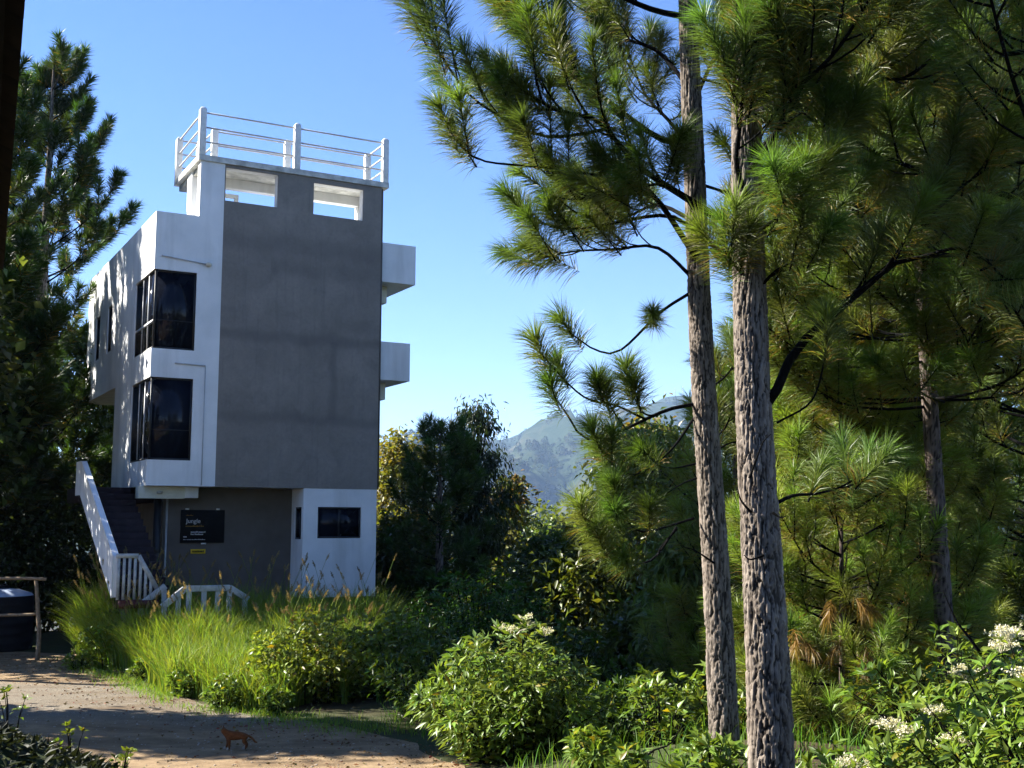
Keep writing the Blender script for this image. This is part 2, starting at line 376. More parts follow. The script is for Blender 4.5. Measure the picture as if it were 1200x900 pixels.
HL = mountain('hill', [(-300, 560), (200, 540), (380, 532), (420, 526), (450, 520), (485, 515), (520, 523), (560, 547), (600, 585), (650, 625), (800, 640)], 1500, 700, 1900, 30, -1300, 300, 8.1, 160, 60)

# ------------------------------------------------------------------ foliage generators
def unit(v): return v / (np.linalg.norm(v, axis=-1, keepdims=True) + 1e-9)
def frames(A):
    ref = np.where(np.abs(A[:, 2:3]) < .9, np.array([[0, 0, 1.]]), np.array([[1., 0, 0]]))
    E1 = unit(np.cross(A, ref)); return E1, np.cross(A, E1)
def needles(mb, P, A, L, nl, n, w, droop, col, g, m=0, brown=0.0):
    """plumes of long pine needles: P base, A axis, L axis length (arrays of length k), n needles each"""
    k = len(P); A = unit(A); E1, E2 = frames(A)
    t = g.random((k, n)) ** .75
    tip = g.random((k, n)) < .16; t = np.where(tip, 1 - .05 * g.random((k, n)), t)
    ph = g.random((k, n)) * 2 * math.pi
    al = np.where(tip, R(8) + R(38) * g.random((k, n)), R(62) - R(30) * t + R(24) * (g.random((k, n)) - .5))
    ca, sa = np.cos(al)[..., None], np.sin(al)[..., None]
    d = A[:, None] * ca + (E1[:, None] * np.cos(ph)[..., None] + E2[:, None] * np.sin(ph)[..., None]) * sa
    ln = (nl[:, None] * (.72 + .45 * g.random((k, n))))[..., None]
    b = P[:, None] + A[:, None] * (L[:, None] * t)[..., None]
    G = np.array([0, 0, -1.0])
    d = unit(d + G * (droop * .35)); mid = b + d * ln * .5
    d2 = unit(d + G * (droop * (.6 + .5 * g.random((k, n, 1))))); tipp = mid + d2 * ln * .5
    sd = unit(np.cross(d, g.normal(size=(k, n, 3)))) * w
    V = np.stack([b - sd * .5, b + sd * .5, mid + sd * .5, mid - sd * .5, tipp], 2).reshape(-1, 3)
    q = np.arange(k * n)[:, None] * 5
    c = col[:, None] * (.75 + .5 * g.random((k, n, 1)))
    fresh = (t > .8)[..., None]; c = np.where(fresh, c * np.array([1.05, 1.25, 1.0]), c)
    if brown > 0:
        old = ((t < .30) & (g.random((k, n)) < brown) )[..., None]
        c = np.where(old, np.array([2.1, 1.0, .65]) * (.6 + .6 * g.random((k, n, 1))), c)
    c = np.repeat(c[:, :, None], 5, 2).reshape(-1, 3)
    base = mb.n
    mb.add(V, q + np.array([[0, 1, 2, 3]]), m, c)
    mb.f.append((base + q + np.array([[3, 2, 4]]), m))
def leaves(mb, P, D, ln, wd, col, g, m=0, fold=.25, curl=.2, fine=False):
    """single leaves: P base, D direction, arrays"""
    k = len(P); D = unit(D); up = unit(g.normal(size=(k, 3)) * .6 + np.array([0, 0, 1.0]))
    S = unit(np.cross(D, up)); Nn = np.cross(S, D)
    ln = np.broadcast_to(ln, (k,))[:, None]; wd = np.broadcast_to(wd, (k,))[:, None]
    tip = P + D * ln - Nn * ln * curl * g.random((k, 1)); mid = P + D * ln * .42
    l = mid - S * wd * .5 + Nn * wd * fold; r = mid + S * wd * .5 + Nn * wd * fold
    if fine:
        c = mid.copy(); V = np.stack([P, r, tip, l, c], 1).reshape(-1, 3); q = np.arange(k)[:, None] * 5
        F3 = np.concatenate([q + np.array([[0, 1, 4]]), q + np.array([[0, 4, 3]]), q + np.array([[4, 1, 2]]), q + np.array([[3, 4, 2]])])
        mb.add(V, F3, m, np.repeat(col, 5, 0))
    else:
        V = np.stack([P, r, tip, l], 1).reshape(-1, 3); q = np.arange(k)[:, None] * 4
        mb.add(V, np.concatenate([q + np.array([[0, 1, 2]]), q + np.array([[0, 2, 3]])]), m, np.repeat(col, 4, 0))

def smooth_path(pts, n):
    pts = np.asarray(pts, float); k = len(pts)
    if k < 3: return pts[0] + (pts[-1] - pts[0]) * np.linspace(0, 1, n)[:, None]
    s = np.concatenate([[0], np.cumsum(np.linalg.norm(np.diff(pts, axis=0), axis=1))]); s /= s[-1]
    P = np.vstack([2 * pts[0] - pts[1], pts, 2 * pts[-1] - pts[-2]])
    out = []
    for u in np.linspace(0, 1, n):
        a = min(np.searchsorted(s, u, 'right') - 1, k - 2); f = (u - s[a]) / (s[a + 1] - s[a] + 1e-9)
        p0, p1, p2, p3 = P[a], P[a + 1], P[a + 2], P[a + 3]
        out.append(.5 * (2 * p1 + (p2 - p0) * f + (2 * p0 - 5 * p1 + 4 * p2 - p3) * f * f + (3 * p1 - p0 - 3 * p2 + p3) * f**3))
    return np.array(out)
def interp_path(P, u):
    s = np.linspace(0, 1, len(P)); return np.array([np.interp(u, s, P[:, a]) for a in range(3)]).T

def worley(x, y, perx, seed):
    """distance to the nearest crack (F2-F1) on a strip periodic in x"""
    xi = np.floor(x).astype(int); yi = np.floor(y).astype(int); d1 = np.full(x.shape, 9.); d2 = np.full(x.shape, 9.)
    for a in (-1, 0, 1):
        for b in (-1, 0, 1):
            cx = (xi + a); cy = yi + b; cxm = cx % perx
            jx = _P[(cxm * 7 + seed) % 256, (cy * 13 + cxm) % 256]; jy = _P[(cxm * 31 + seed + 5) % 256, (cy * 3 + 77 + cxm * 11) % 256]
            d = np.hypot(cx + jx - x, cy + jy - y)
            d2 = np.where(d < d1, d1, np.minimum(d2, d)); d1 = np.minimum(d1, d)
    return d2 - d1
def trunk(name, pts, rad, parent, m, seed=1, na=64, step=.012, depth=.022, plates=13):
    from_z = 3.7
    """furrowed pine trunk: real displaced bark plates"""
    P = smooth_path(pts, 40); Ls = np.linalg.norm(np.diff(P, axis=0), axis=1).sum(); k = int(Ls / step)
    u = np.linspace(0, 1, k); C = interp_path(P, u); r = np.interp(u, np.linspace(0, 1, len(rad)), rad)
    th = np.arange(na) * 2 * math.pi / na; TH, U = np.meshgrid(th, u)
    zz = U * Ls; warp = (fbm(TH * 2 / math.pi * 2 + 3, zz * 2.2, 3) - .5) * .9
    wx = TH / (2 * math.pi) * plates; per = fbm(np.cos(TH) * 1.7 + 9, zz * 3.1 + np.sin(TH) * 1.7, 3) - .5; fin = fbm(np.cos(TH) * 6 + 40, zz * 11 + np.sin(TH) * 6, 3) - .5; edge = worley(wx + per * 1.6 + fin * .7, zz * from_z + per * .9 + fin * 1.1, plates, seed); cell = vnoise(np.floor(wx + per * 1.6 + fin * .7) * 3.7, np.floor(zz * from_z + per * .9 + fin * 1.1) * 5.3); e2 = worley(wx * 2 + per * 2 + .4, zz * from_z * 2.6 + per * 2, plates * 2, seed + 40)
    hgt = sstep(0.03, .26, edge) * (.62 + .38 * sstep(.03, .25, e2)) * (.75 + .5 * fbm(np.cos(TH) * 2.2, zz * 1.1 + np.sin(TH) * 2.2, 2))
    hgt = hgt + (fbm(np.cos(TH) * 9 + 20, zz * 14 + np.sin(TH) * 9, 4) - .5) * .75
    sc = np.clip(r[:, None] / .18, .25, 1)
    rr = r[:, None] + depth * (hgt - .6) * sc + r[:, None] * .05 * (fbm(np.cos(TH) + 5, zz * .6 + np.sin(TH), 2) - .5)
    V = np.stack([C[:, None, 0] + rr * np.cos(TH), C[:, None, 1] + rr * np.sin(TH), C[:, None, 2] + 0 * rr], -1)
    tone = .16 + .84 * sstep(.0, .55, hgt); tone = tone * (.72 + .5 * cell) * (.6 + .8 * fbm(np.cos(TH) * 2 + 7, zz * .9 + np.sin(TH) * 2, 4)); tint = np.stack([tone, tone * .96 , tone * .93], -1)
    i = np.arange(k - 1)[:, None] * na; j = np.arange(na)[None]; j2 = (j + 1) % na
    Fq = np.stack([i + j, i + j2, i + na + j2, i + na + j], -1).reshape(-1, 4)
    loc = pts[0]
    return MB().add(V.reshape(-1, 3), Fq, 0, tint.reshape(-1, 3)).build(name, m, parent, True, loc=(0, 0, 0))

class Pine:
    """one pine: an Empty > trunk, each limb a branch, crown of needle plumes (and a few brown dead plumes)"""
    def __init__(s, base, label, seed, nl=.25, n=220, w=.0045, col=(1, 1, 1), group=None, brown=.25, droop=.45, name='pine_tree'):
        s.root = empty(name, (0, 0, 0), 0, label, 'pine tree', group)
        s.g = np.random.default_rng(seed); s.nl, s.n, s.w, s.col, s.brown, s.droop = nl, n, w, np.array(col), brown, droop
        s.P, s.A, s.L, s.K, s.C = [], [], [], [], []; s.tw = []; s.twdead = None
    def plume(s, p, d, L, k=1.0, c=None):
        s.P.append(p); s.A.append(d); s.L.append(L); s.K.append(s.nl * k); s.C.append(s.col * (c if c is not None else 1) * s.g.uniform(.75, 1.25) * np.array([s.g.uniform(.85, 1.25), 1, s.g.uniform(.7, 1.1)]))
    def limb(s, pts, r0, r1=.008, twigs=6, tl=.6, start=.35, pl=.45, up=.5, leafy=True, spread=.9, m='branch', last=True):
        pts = smooth_path(pts, 14); mb = MB(); g = s.g
        mb.tube(pts, np.linspace(r0, r1, 14), 7)
        T = np.gradient(pts, axis=0)
        for q in range(twigs):
            u = start + (1 - start) * (q + g.random() * .8) / max(twigs, 1); u = min(u, .97)
            p = interp_path(pts, np.array([u]))[0]; t = unit(np.array([np.interp(u, np.linspace(0, 1, 14), T[:, a]) for a in range(3)]))
            sd = unit(np.cross(t, (0, 0, 1.))); sg = 1 if q % 2 else -1
            d = unit(t * g.uniform(.5, 1.0) + sd * sg * spread * g.uniform(.2, 1.1) + np.array([0, 0, up * g.uniform(.1, 1.2)]))
            l = tl * g.uniform(.5, 1.15) * (1.15 - .5 * u)
            e = p + d * l + np.array([0, 0, -.10 * l * g.random()]); mid = p + d * l * .5 + np.array([0, 0, -.12 * l])
            mb.tube(smooth_path([p, mid, e], 5), np.linspace(max(r1, r0 * .35), .006, 5), 5)
            if leafy:
                dd = unit(e - mid + np.array([0, 0, .35 * up * l])); L = max(pl * g.uniform(.75, 1.2), l * .8)
                s.plume(e - dd * L * .45, dd, L, g.uniform(.85, 1.1)); mb.tube([e - dd * L * .45, e + dd * L * .55], [.008, .004], 4, cap=False)
        if leafy and last:
            dd = unit(pts[-1] - pts[-3] + np.array([0, 0, .15])); s.plume(pts[-1] - dd * pl * .7, dd, pl * 1.15); mb.tube([pts[-1] - dd * .05, pts[-1] + dd * pl * .45], [.008, .004], 4, cap=False)
        mb.build('branch', M[m], s.root, True)
    def whorls(s, tpts, z0, z1, lmax, nper=5, dz=.55, az=None, tw=6, r=.03, rise=.25, shape=1.0, pl=.45, tl=.6, skip=.18):
        """random limbs in whorls up the trunk path"""
        g = s.g; P = smooth_path(tpts, 60); z = z0
        while z < z1:
            u = (z - z0) / (z1 - z0); o = g.random() * 6.28
            for q in range(nper):
                if g.random() < skip: continue
                a = o + q * 2 * math.pi / nper + g.normal() * .25
                if az is not None and not az(a): continue
                zz = z + g.uniform(-.25, .25) * dz; c = np.array([np.interp(zz, P[:, 2], P[:, 0]), np.interp(zz, P[:, 2], P[:, 1]), zz])
                l = lmax * ((1 - u) ** .7 * (1 - .35 * (1 - u) ** 3)) ** shape * g.uniform(.7, 1.1) + .25
                h = np.array([math.cos(a), math.sin(a), 0]); ri = rise + .55 * u + g.normal() * .08
                s.limb([c, c + h * l * .35 + np.array([0, 0, l * .35 * (ri - .15)]), c + h * l * .7 + np.array([0, 0, l * .7 * (ri - .05)]), c + h * l + np.array([0, 0, l * (ri + .12)])], r * (1.05 - .7 * u), .007, max(2, int(tw * (.4 + .6 * (1 - u)))), tl * (.6 + .4 * (1 - u)), .32, pl)
            z += dz * g.uniform(.8, 1.2)
        top = P[-1]
        for q in range(3): s.plume(top + g.normal(size=3) * .05 - np.array([0, 0, .25]), unit(g.normal(size=3) * .25 + np.array([0, 0, 1.])), pl)
    def finish(s, deadp=None):
        mb = MB(); P, A, L, K, C = map(np.array, (s.P, s.A, s.L, s.K, s.C))
        needles(mb, P, A, L, K, s.n, s.w, s.droop, C, s.g, 0, s.brown)
        mb.build('crown', M['needle'], s.root)
        if deadp:
            md = MB(); Pd = np.array([p for p, d in deadp]); Ad = np.array([d for p, d in deadp]); k = len(Pd)
            needles(md, Pd, Ad, np.full(k, .22), np.full(k, s.nl * .75), int(s.n * .6), s.w, 1.0, np.tile(np.array([1.7, .72, .6]), (k, 1)) * s.g.uniform(.6, 1.2, (k, 1)), s.g)
            tag(md.build('dead_needles', M['needle'], s.root), 'dry rust brown needle bunch')

class Broad:
    pass
def broadleaf(base, top, rx, label, seed, nleaf=7000, ls=(.16, .07), col=(1, 1, 1), clumps=60, droop=0.0, z0f=.25, group=None, gap=.55, tr=.14, name='broadleaf_tree', m='leaf', cat='tree', cr=.55, tips=None, tipcol=None):
    g = np.random.default_rng(seed); base = np.array(base, float); top = np.array(top, float); Hh = top[2] - base[2]
    root = empty(name, (0, 0, 0), 0, label, cat, group)
    tr_p = smooth_path([base, base + (top - base) * .35 + g.normal(size=3) * .12, base + (top - base) * .7 + g.normal(size=3) * .15, top], 16)
    wood = MB(); wood.tube(tr_p, np.linspace(tr, .02, 16), 8)
    cc = []; tries = 0
    while len(cc) < clumps and tries < 9000:
        tries += 1
        u = g.random(); z = z0f + (1 - z0f) * u; prof = math.sin(math.pi * min(1, .12 + .92 * u) ** 1.0) ** .6
        a = g.random() * 6.283; rr = rx * prof * math.sqrt(g.uniform(.12, 1.0)) * (.7 + .5 * vnoise(np.array([a * 1.5 + seed]), np.array([u * 4.]))[0])
        c = interp_path(tr_p, np.array([z]))[0]; p = c + np.array([math.cos(a) * rr, math.sin(a) * rr, g.normal() * .1])
        if fbm(np.array([p[0] * .9 + seed]), np.array([p[2] * .9 + p[1] * .5]), 2)[0] < gap * .5 and g.random() < .8: continue
        cc.append(p)
        if g.random() < .6:
            zc = max(.08, z - .16 - .10 * g.random()); s = interp_path(tr_p, np.array([zc]))[0]
            wood.tube(smooth_path([s, (s + p) / 2 + np.array([0, 0, -.08 * rr]), p], 6), np.linspace(tr * .28, .012, 6), 5)
    cc = np.array(cc); k = len(cc); per = nleaf // k
    wood.build('trunk', M['bark2'], root, True)
    csz = cr * g.uniform(.6, 1.3, size=(k, 1, 1))
    off = g.normal(size=(k, per, 3)) * csz * np.array([.62, .62, .42])
    P = (cc[:, None] + off).reshape(-1, 3)
    D = g.normal(size=(k * per, 3)) * .8 + unit(off.reshape(-1, 3)) * .5 + np.array([0, 0, -.25 - 1.6 * droop])
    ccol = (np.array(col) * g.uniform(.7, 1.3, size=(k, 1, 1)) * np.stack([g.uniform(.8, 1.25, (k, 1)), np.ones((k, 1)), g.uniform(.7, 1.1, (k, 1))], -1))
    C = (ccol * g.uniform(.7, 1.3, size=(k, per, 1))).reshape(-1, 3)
    if tipcol is not None:
        f = np.clip((P[:, 2:3] - (base[2] + Hh * tips)) / (Hh * .12), 0, 1) * (g.random((len(P), 1)) < .4); C = C * (1 - f) + np.array(tipcol) * f * g.uniform(.6, 1.2, (len(P), 1))
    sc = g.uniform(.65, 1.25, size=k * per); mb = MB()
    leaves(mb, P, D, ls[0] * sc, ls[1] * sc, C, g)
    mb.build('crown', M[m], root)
    return root
def bush(base, rx, h, label, seed, stems=60, per=26, ls=(.13, .04), col=(1, 1, 1), flowers=0, name='leafy_shrub', cat='shrub', group=None, m='bleaf', fine=True, lean=(0, 0), flat=.75):
    """many-stemmed shrub: arching stems, leaves along them and in a whorl at the tip"""
    g = np.random.default_rng(seed); base = np.array(base, float)
    root = empty(name, tuple(base), 0, label, cat, group)
    wood, lf = MB(), MB(); P, D, C, S = [], [], [], []; tips = []
    for q in range(stems):
        a = g.random() * 6.283; rr = math.sqrt(g.random()); x, y = math.cos(a) * rr * rx, math.sin(a) * rr * rx
        hh = h * (1 - .55 * rr ** 2.2) * g.uniform(flat, 1.05) * (g.uniform(1.05, 1.14) if g.random() < .10 else 1)
        b = np.array([x * .5, y * .5, -.03]); e = np.array([x + lean[0] * hh, y + lean[1] * hh, hh])
        pth = smooth_path([b, b * .5 + e * .35 + np.array([0, 0, hh * .22]), e], 9)
        wood.tube(pth, np.linspace(.008, .003, 9), 4, cap=False)
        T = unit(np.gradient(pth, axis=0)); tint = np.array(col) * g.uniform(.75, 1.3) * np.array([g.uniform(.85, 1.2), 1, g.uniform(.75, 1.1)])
        us = np.concatenate([g.uniform(.06, 1, per), np.full(7, .985)])
        for w_, u in enumerate(us):
            p = interp_path(pth, np.array([u]))[0]; t = T[min(8, int(u * 8.99))]
            f = g.random() * 6.283; E1, E2 = frames(t[None]); o = E1[0] * math.cos(f) + E2[0] * math.sin(f)
            whorl = w_ >= per
            d = unit(o * (1.0 if not whorl else .9) + t * (.55 if not whorl else .8) + np.array([0, 0, -.15]))
            # short side shoots carry the leaf a little off the stem
            off = o * (g.random() * .16 * rx if not whorl else 0.01)
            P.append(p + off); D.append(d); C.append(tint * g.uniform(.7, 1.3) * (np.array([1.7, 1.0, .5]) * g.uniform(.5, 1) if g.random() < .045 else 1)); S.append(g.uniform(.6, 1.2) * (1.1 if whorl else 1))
        tips.append(pth[-1])
    S = np.array(S)
    leaves(lf, np.array(P), np.array(D), ls[0] * S, ls[1] * S, np.array(C), g, fine=fine, fold=.18, curl=.35)
    wood.build('stem', M['branch'], root, True); lf.build('foliage', M[m], root)
    if flowers:
        tips = np.array(tips); order = np.argsort(-tips[:, 2] + g.random(len(tips)) * h * .35)[:flowers]
        for q in order:
            fm = MB(); c = tips[q] + np.array([0, 0, .03]); k = 34 if flowers > 5 else 16
            o = g.normal(size=(k, 3)) * np.array([.048, .048, .014]); 
            for w_ in range(k):
                fm.tube([c + o[w_] * .2 - np.array([0, 0, .05]), c + o[w_]], [.0015, .0015], 3, cap=False)
            V = []; 
            k2 = k * 9; o2 = np.repeat(o, 9, 0) + g.normal(size=(k2, 3)) * .009
            leaves(fm, c + o2, g.normal(size=(k2, 3)) + np.array([0, 0, .8]), .017, .013, np.ones((k2, 3)), g)
            fm.build('flower_head', M['flower'], root)
    return root

def settle(root, base):
    base = np.array(base, float)
    for c in root.children: c.location = tuple(np.array(c.location) - base)
    root.location = tuple(base)

# ------------------------------------------------------------------ the tower house (local u right along the front, v back, z up)
YAW = .5051; BX, BY = -7.8138, 25.0
CU, SU = math.cos(YAW), math.sin(YAW)
def W(u, v, z): return np.array([BX + u * CU - v * SU, BY + u * SU + v * CU, z])
ZG = float(tz(BX + 2, BY))
house = empty('tower_house', (BX, BY, 0), YAW, 'tall narrow concrete house, grey cement front with white corner bay and railed roof deck', 'house')
ZB, ZT, UG, UR, V1, V2 = 3.434, 9.4446, 1.477, 5.30, 4.02, 8.56
B1, T1, B2, T2, UW, VW = 3.988, 5.777, 6.403, 8.149, .928, 1.982
def bay(u, v, z):
    win = (B1 < z < T1) or (B2 < z < T2)
    front = v < .14; side = u < .14
    if v > V1 and z < 5.947: return False
    if front and u < UG and z < ZT: return not (win and u < UW)
    if side and z < ZT:
        if win and v < VW: return False
        if 6.97 < z < 8.17 and (4.88 < v < 5.49 or 6.60 < v < 7.25): return False
        return True
    if u < UG and ZB < z < ZB + .14 and v < V1: return True
    if u < UG and 5.947 < z < 6.09 and v > V1 - .14: return True
    if u < UG and 9.16 < z < 9.30: return True
    if u < UG and V1 - .14 < v < V1 and z < 6.09: return True
    if u < UG and v > V2 - .14 and z < ZT: return True
    if .93 < u < UG and z >= ZT and (v < .26): return True
    if .95 < u < UG and z >= ZT and .90 < v < 1.32: return True
    return False
us = [0, .14, UW, .93, .95, UG]; vs = [0, .14, .26, .90, 1.32, VW, V1 - .14, V1, 4.88, 5.49, 6.60, 7.25, V2 - .14, V2]
zs = [ZB, ZB + .14, B1, T1, 5.947, 6.09, B2, 6.97, T2, 8.17, 9.16, 9.30, ZT, 10.728]
cells(us, vs, zs, bay).build('bay_wall', M['white'], house, bevel=.006)
# white core behind the cement coat, with the two roof deck openings
OP = [(1.50, 2.715, 9.885, 10.655), (3.585, 4.825, 9.845, 10.60)]
def core(u, v, z):
    for a, b, c, d in OP:
        if a < u < b and c < z < d and v < .3: return False
    if z > 9.3: return v < .24 or (1.06 < v < 1.26 and z > 10.50) or (u > UR - .2 and 1.06 < v < 1.26) or (v < 1.26 and u > UR - .16 and z > 10.42)
    if v < .24: return True
    return u > UR - .16 or v > V2 - .16 or z > 9.16 or z < ZB + .14
cells([UG + .003, OP[0][0], OP[0][1], OP[1][0], OP[1][1], UR - .2, UR - .16, UR - .004], [.032, .24, 1.06, 1.26, V2 - .16, V2 - .003], [ZB + .003, ZB + .14, 9.16, 9.3, OP[1][2], OP[0][2], 10.42, 10.50, OP[1][3], OP[0][3], 10.726], core).build('core_wall', M['white'], house)
def coat(u, v, z):
    return not any(a < u < b and c < z < d for a, b, c, d in OP)
cells([UG + .002, OP[0][0], OP[0][1], OP[1][0], OP[1][1], UR], [-.002, .03], [ZB, OP[1][2], OP[0][2], OP[1][3], OP[0][3], 10.724], coat).build('cement_front', M['grey'], house, bevel=.004)
# low frame seen through the left opening, at the back of the deck
mb = MB(); 
for a in (1.62, 2.02): mb.box((a, 1.10, 9.31), (a + .09, 1.2, 10.28))
mb.box((1.47, 1.105, 10.28), (2.11, 1.195, 10.37)); mb.box((1.47, 1.11, 9.90), (1.62, 1.19, 9.98))
mb.build('deck_frame', M['white'], house, bevel=.004)
# roof deck slab, L-shaped
slab = cells([.87, 1.52, 5.47], [-.04, 1.28, 2.36], [10.73, 10.862], lambda u, v, z: v < 1.28 or u < 1.52)
slab.build('roof_slab', M['stained'], house, bevel=.01)
MB().box((.98, .28, 10.60), (1.44, .88, 10.727)).box((.98, 1.34, 10.60), (1.44, 2.3, 10.727)).build('slab_beam', M['soffit'], house)
def post(u, v, h=1.12):
    m = MB(); a = .075
    m.box((u - a, v - a, 10.863), (u + a, v + a, 10.863 + h - .05)); m.add([(u - a, v - a, 10.863 + h - .0499), (u + a, v - a, 10.863 + h - .0499), (u + a, v + a, 10.863 + h - .0499), (u - a, v + a, 10.863 + h - .0499), (u - .04, v - .04, 10.863 + h), (u + .04, v - .04, 10.863 + h), (u + .04, v + .04, 10.863 + h), (u - .04, v + .04, 10.863 + h)], [(4,5,6,7),(0,1,5,4),(1,2,6,5),(2,3,7,6),(3,0,4,7)])
    m.build('railing_post', M['rail'], house, bevel=.012)
PST = dict(a=(.945, .04), b=(3.16, .04), c=(5.39, .04), d=(5.39, 1.2), e=(3.30, 1.2), f=(1.52, 1.2), g=(1.44, 2.28), h=(.945, 2.28))
for k, (u, v) in PST.items(): post(u, v, 1.12 if k in 'abc' else 1.08)
for a, b in ('ab', 'bc', 'cd', 'de', 'ef', 'fg', 'gh', 'ha'):
    p, q = np.array(PST[a]), np.array(PST[b]); d = unit(q - p)
    for zz in (.32, .66, 1.0):
        MB().tube([(*(p + d * .07), 10.863 + zz), (*(q - d * .07), 10.863 + zz)], .021, 8).build('rail', M['steelrail'], house, True)
# corner windows of the bay
def corner_window(zb, zt, split):
    fr = MB(); t = .045
    fr.box((.03, .03, zb + .002), (.075, .075, zt - .002))
    for z0 in (zb + .002, zt - t): fr.box((.0752, .035, z0), (UW - .002, .075, z0 + t - .002)); fr.box((.035, .0752, z0), (.075, VW - .002, z0 + t - .002))
    fr.box((UW - t, .035, zb + t), (UW - .002, .075, zt - t)); fr.box((.035, VW - t, zb + t), (.075, VW - .002, zt - t))
    f = fr.build('window', M['black'], house)
    MB().box((.076, .052, zb + t), (UW - t, .06, zt - t)).build('pane', M['glass'], f)
    MB().box((.052, .076, zb + t), (.06, VW - t, zt - t)).build('pane', M['glass_clear'], f)
    ml = MB()
    for v in (.62, 1.22): ml.box((.028, v, zb + t), (.05, v + .045, zt - t))
    if split: ml.box((.026, .08, split), (.0515, VW - t, split + .06))
    ml.build('mullion', M['steelrail'], f)
    m2 = MB(); m2.box((.38, .05, zb + t), (.40, .0515, zt - t)) if False else m2.box((.08, .05, zb + (zt - zb) * .36), (UW - t, .0515, zb + (zt - zb) * .36 + .02)); m2.build('glazing_bar', M['black'], f)
corner_window(B1, T1, None); corner_window(B2, T2, B2 + .58)
for va, vb in ((4.88, 5.49), (6.60, 7.25)):
    fr = MB(); t = .05
    for z0 in (6.972, 8.168 - t): fr.box((.03, va + .002, z0), (.08, vb - .002, z0 + t))
    for v in (va + .002, vb - t): fr.box((.032, v, 6.972 + t), (.078, v + t - .002, 8.168 - t))
    f = fr.build('window', M['black'], house); MB().box((.055, va + t, 6.972 + t), (.062, vb - t, 8.168 - t)).build('pane', M['glass_clear'], f)
# inside the bay: black block added in place of the room's unlit depth
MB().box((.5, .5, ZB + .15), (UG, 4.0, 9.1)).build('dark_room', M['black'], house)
# ground floor, set back under the cement front
def gf(u, v, z):
    if z > ZB - .004: return False
    return (v < .97 and u < 3.52) or u < .69 or v > 8.0 or u > UR - .3
cells([.56, .69, 3.52, UR - .3, UR - .1], [.83, .97, 8.0, 8.14], [ZG - .6, ZB - .003], gf).build('ground_floor_wall', M['dgrey'], house)
MB().box((3.53, .86, ZG - .6), (UR - .12, .96, .962)).build('plinth', M['stone'], house)
def ebox(u, v, z):
    if v < .12: return not (3.858 < u < 4.915 and 2.30 < z < 3.012)
    if u < 3.63: return not (.137 < v < .63 and 2.276 < z < 3.01)
    return u > UR - .13 or z < 1.09
cells([3.511, 3.63, 3.858, 4.915, UR - .13, UR - .005], [.004, .12, .137, .63, .828], [.967, 1.09, 2.276, 2.30, 3.01, 3.012, ZB - .004], ebox).build('entry_box_wall', M['white'], house, bevel=.006)
fr = MB(); t = .04
for z0 in (2.302, 3.01 - t): fr.box((3.86, .04, z0), (4.913, .08, z0 + t))
for u in (3.86, 4.36, 4.913 - t): fr.box((u, .042, 2.302 + t), (u + t, .078, 3.01 - t))
f = fr.build('window', M['black'], house); MB().box((3.9, .062, 2.34), (4.875, .07, 2.97)).build('pane', M['glass'], f)
fr = MB()
for z0 in (2.278, 3.008 - t): fr.box((3.545, .139, z0), (3.585, .628, z0 + t))
for v in (.139, .628 - t): fr.box((3.547, v, 2.278 + t), (3.583, v + t, 3.008 - t))
f = fr.build('window', M['black'], house); MB().box((3.56, .178, 2.318), (3.568, .589, 2.968)).build('pane', M['glass'], f)
# floor beam under the bay, left part coloured cream for bounced light, downpipe, conduits
MB().box((-.09, .30, 3.165), (.90, .60, ZB - .003)).build('floor_beam', M['beam'], house, bevel=.006)
MB().box((.902, .31, 3.185), (1.20, .60, ZB - .003)).build('floor_beam', M['white'], house, bevel=.006)
MB().tube([(.42, .72, ZG - .3), (.42, .72, 3.43)], .085, 14).tube([(.42, .72, 2.0), (.42, .72, 2.12)], .10, 14).build('downpipe', M['black'], house, True)
MB().box((.62, .78, ZG - .2), (.66, .826, 3.2)).build('door_frame', M['steelrail'], house)
MB().tube([(.138, -.03, 8.453), (1.189, -.03, 8.358)], .012, 6).build('conduit', M['steelrail'], house)
MB().lathe([(0, -.05), (.05, -.04), (.07, 0), (.05, .04), (0, .05)], 12, (1.17, -.05, 8.36)).build('wall_lamp', M['beam'], house, True)
MB().tube([(.509, -.02, 6.10), (1.178, -.02, 6.085)], .013, 6).tube([(1.178, -.015, 6.08), (1.176, -.015, 3.455)], .008, 6).build('conduit', M['steelrail'], house)
MB().lathe([(0, -.04), (.06, -.03), (.07, .02), (0, .03)], 12, (.36, .285, 3.30)).build('wall_lamp', M['soffit'], house, True)
MB().tube([(UR + .035, .06, 3.45), (UR + .035, .06, 10.70)], .032, 10).build('downpipe', M['dgrey'], house, True)
# small balconies on the right flank
for ub, z0, z1 in ((6.31, 8.463, 9.43), (6.19, 6.067, 6.995)):
    b = cells([UR + .002, UR + .1, ub - .1, ub], [.2, .3, 1.9, 2.0], [z0, z0 + .12, z1], lambda u, v, z: z < z0 + .12 or u > ub - .1 or v < .3 or v > 1.9).build('balcony', M['white'], house, bevel=.008)
    MB().box((UR + .003, .72, z0 - .42), (5.775, 1.0, z0 - .003)).build('bracket', M['beam'], b, bevel=.005)
MB().tube([(UR + .09, .28, 9.43), (UR + .09, .28, 9.5)], .05, 10).build('pipe_cap', M['black'], house)
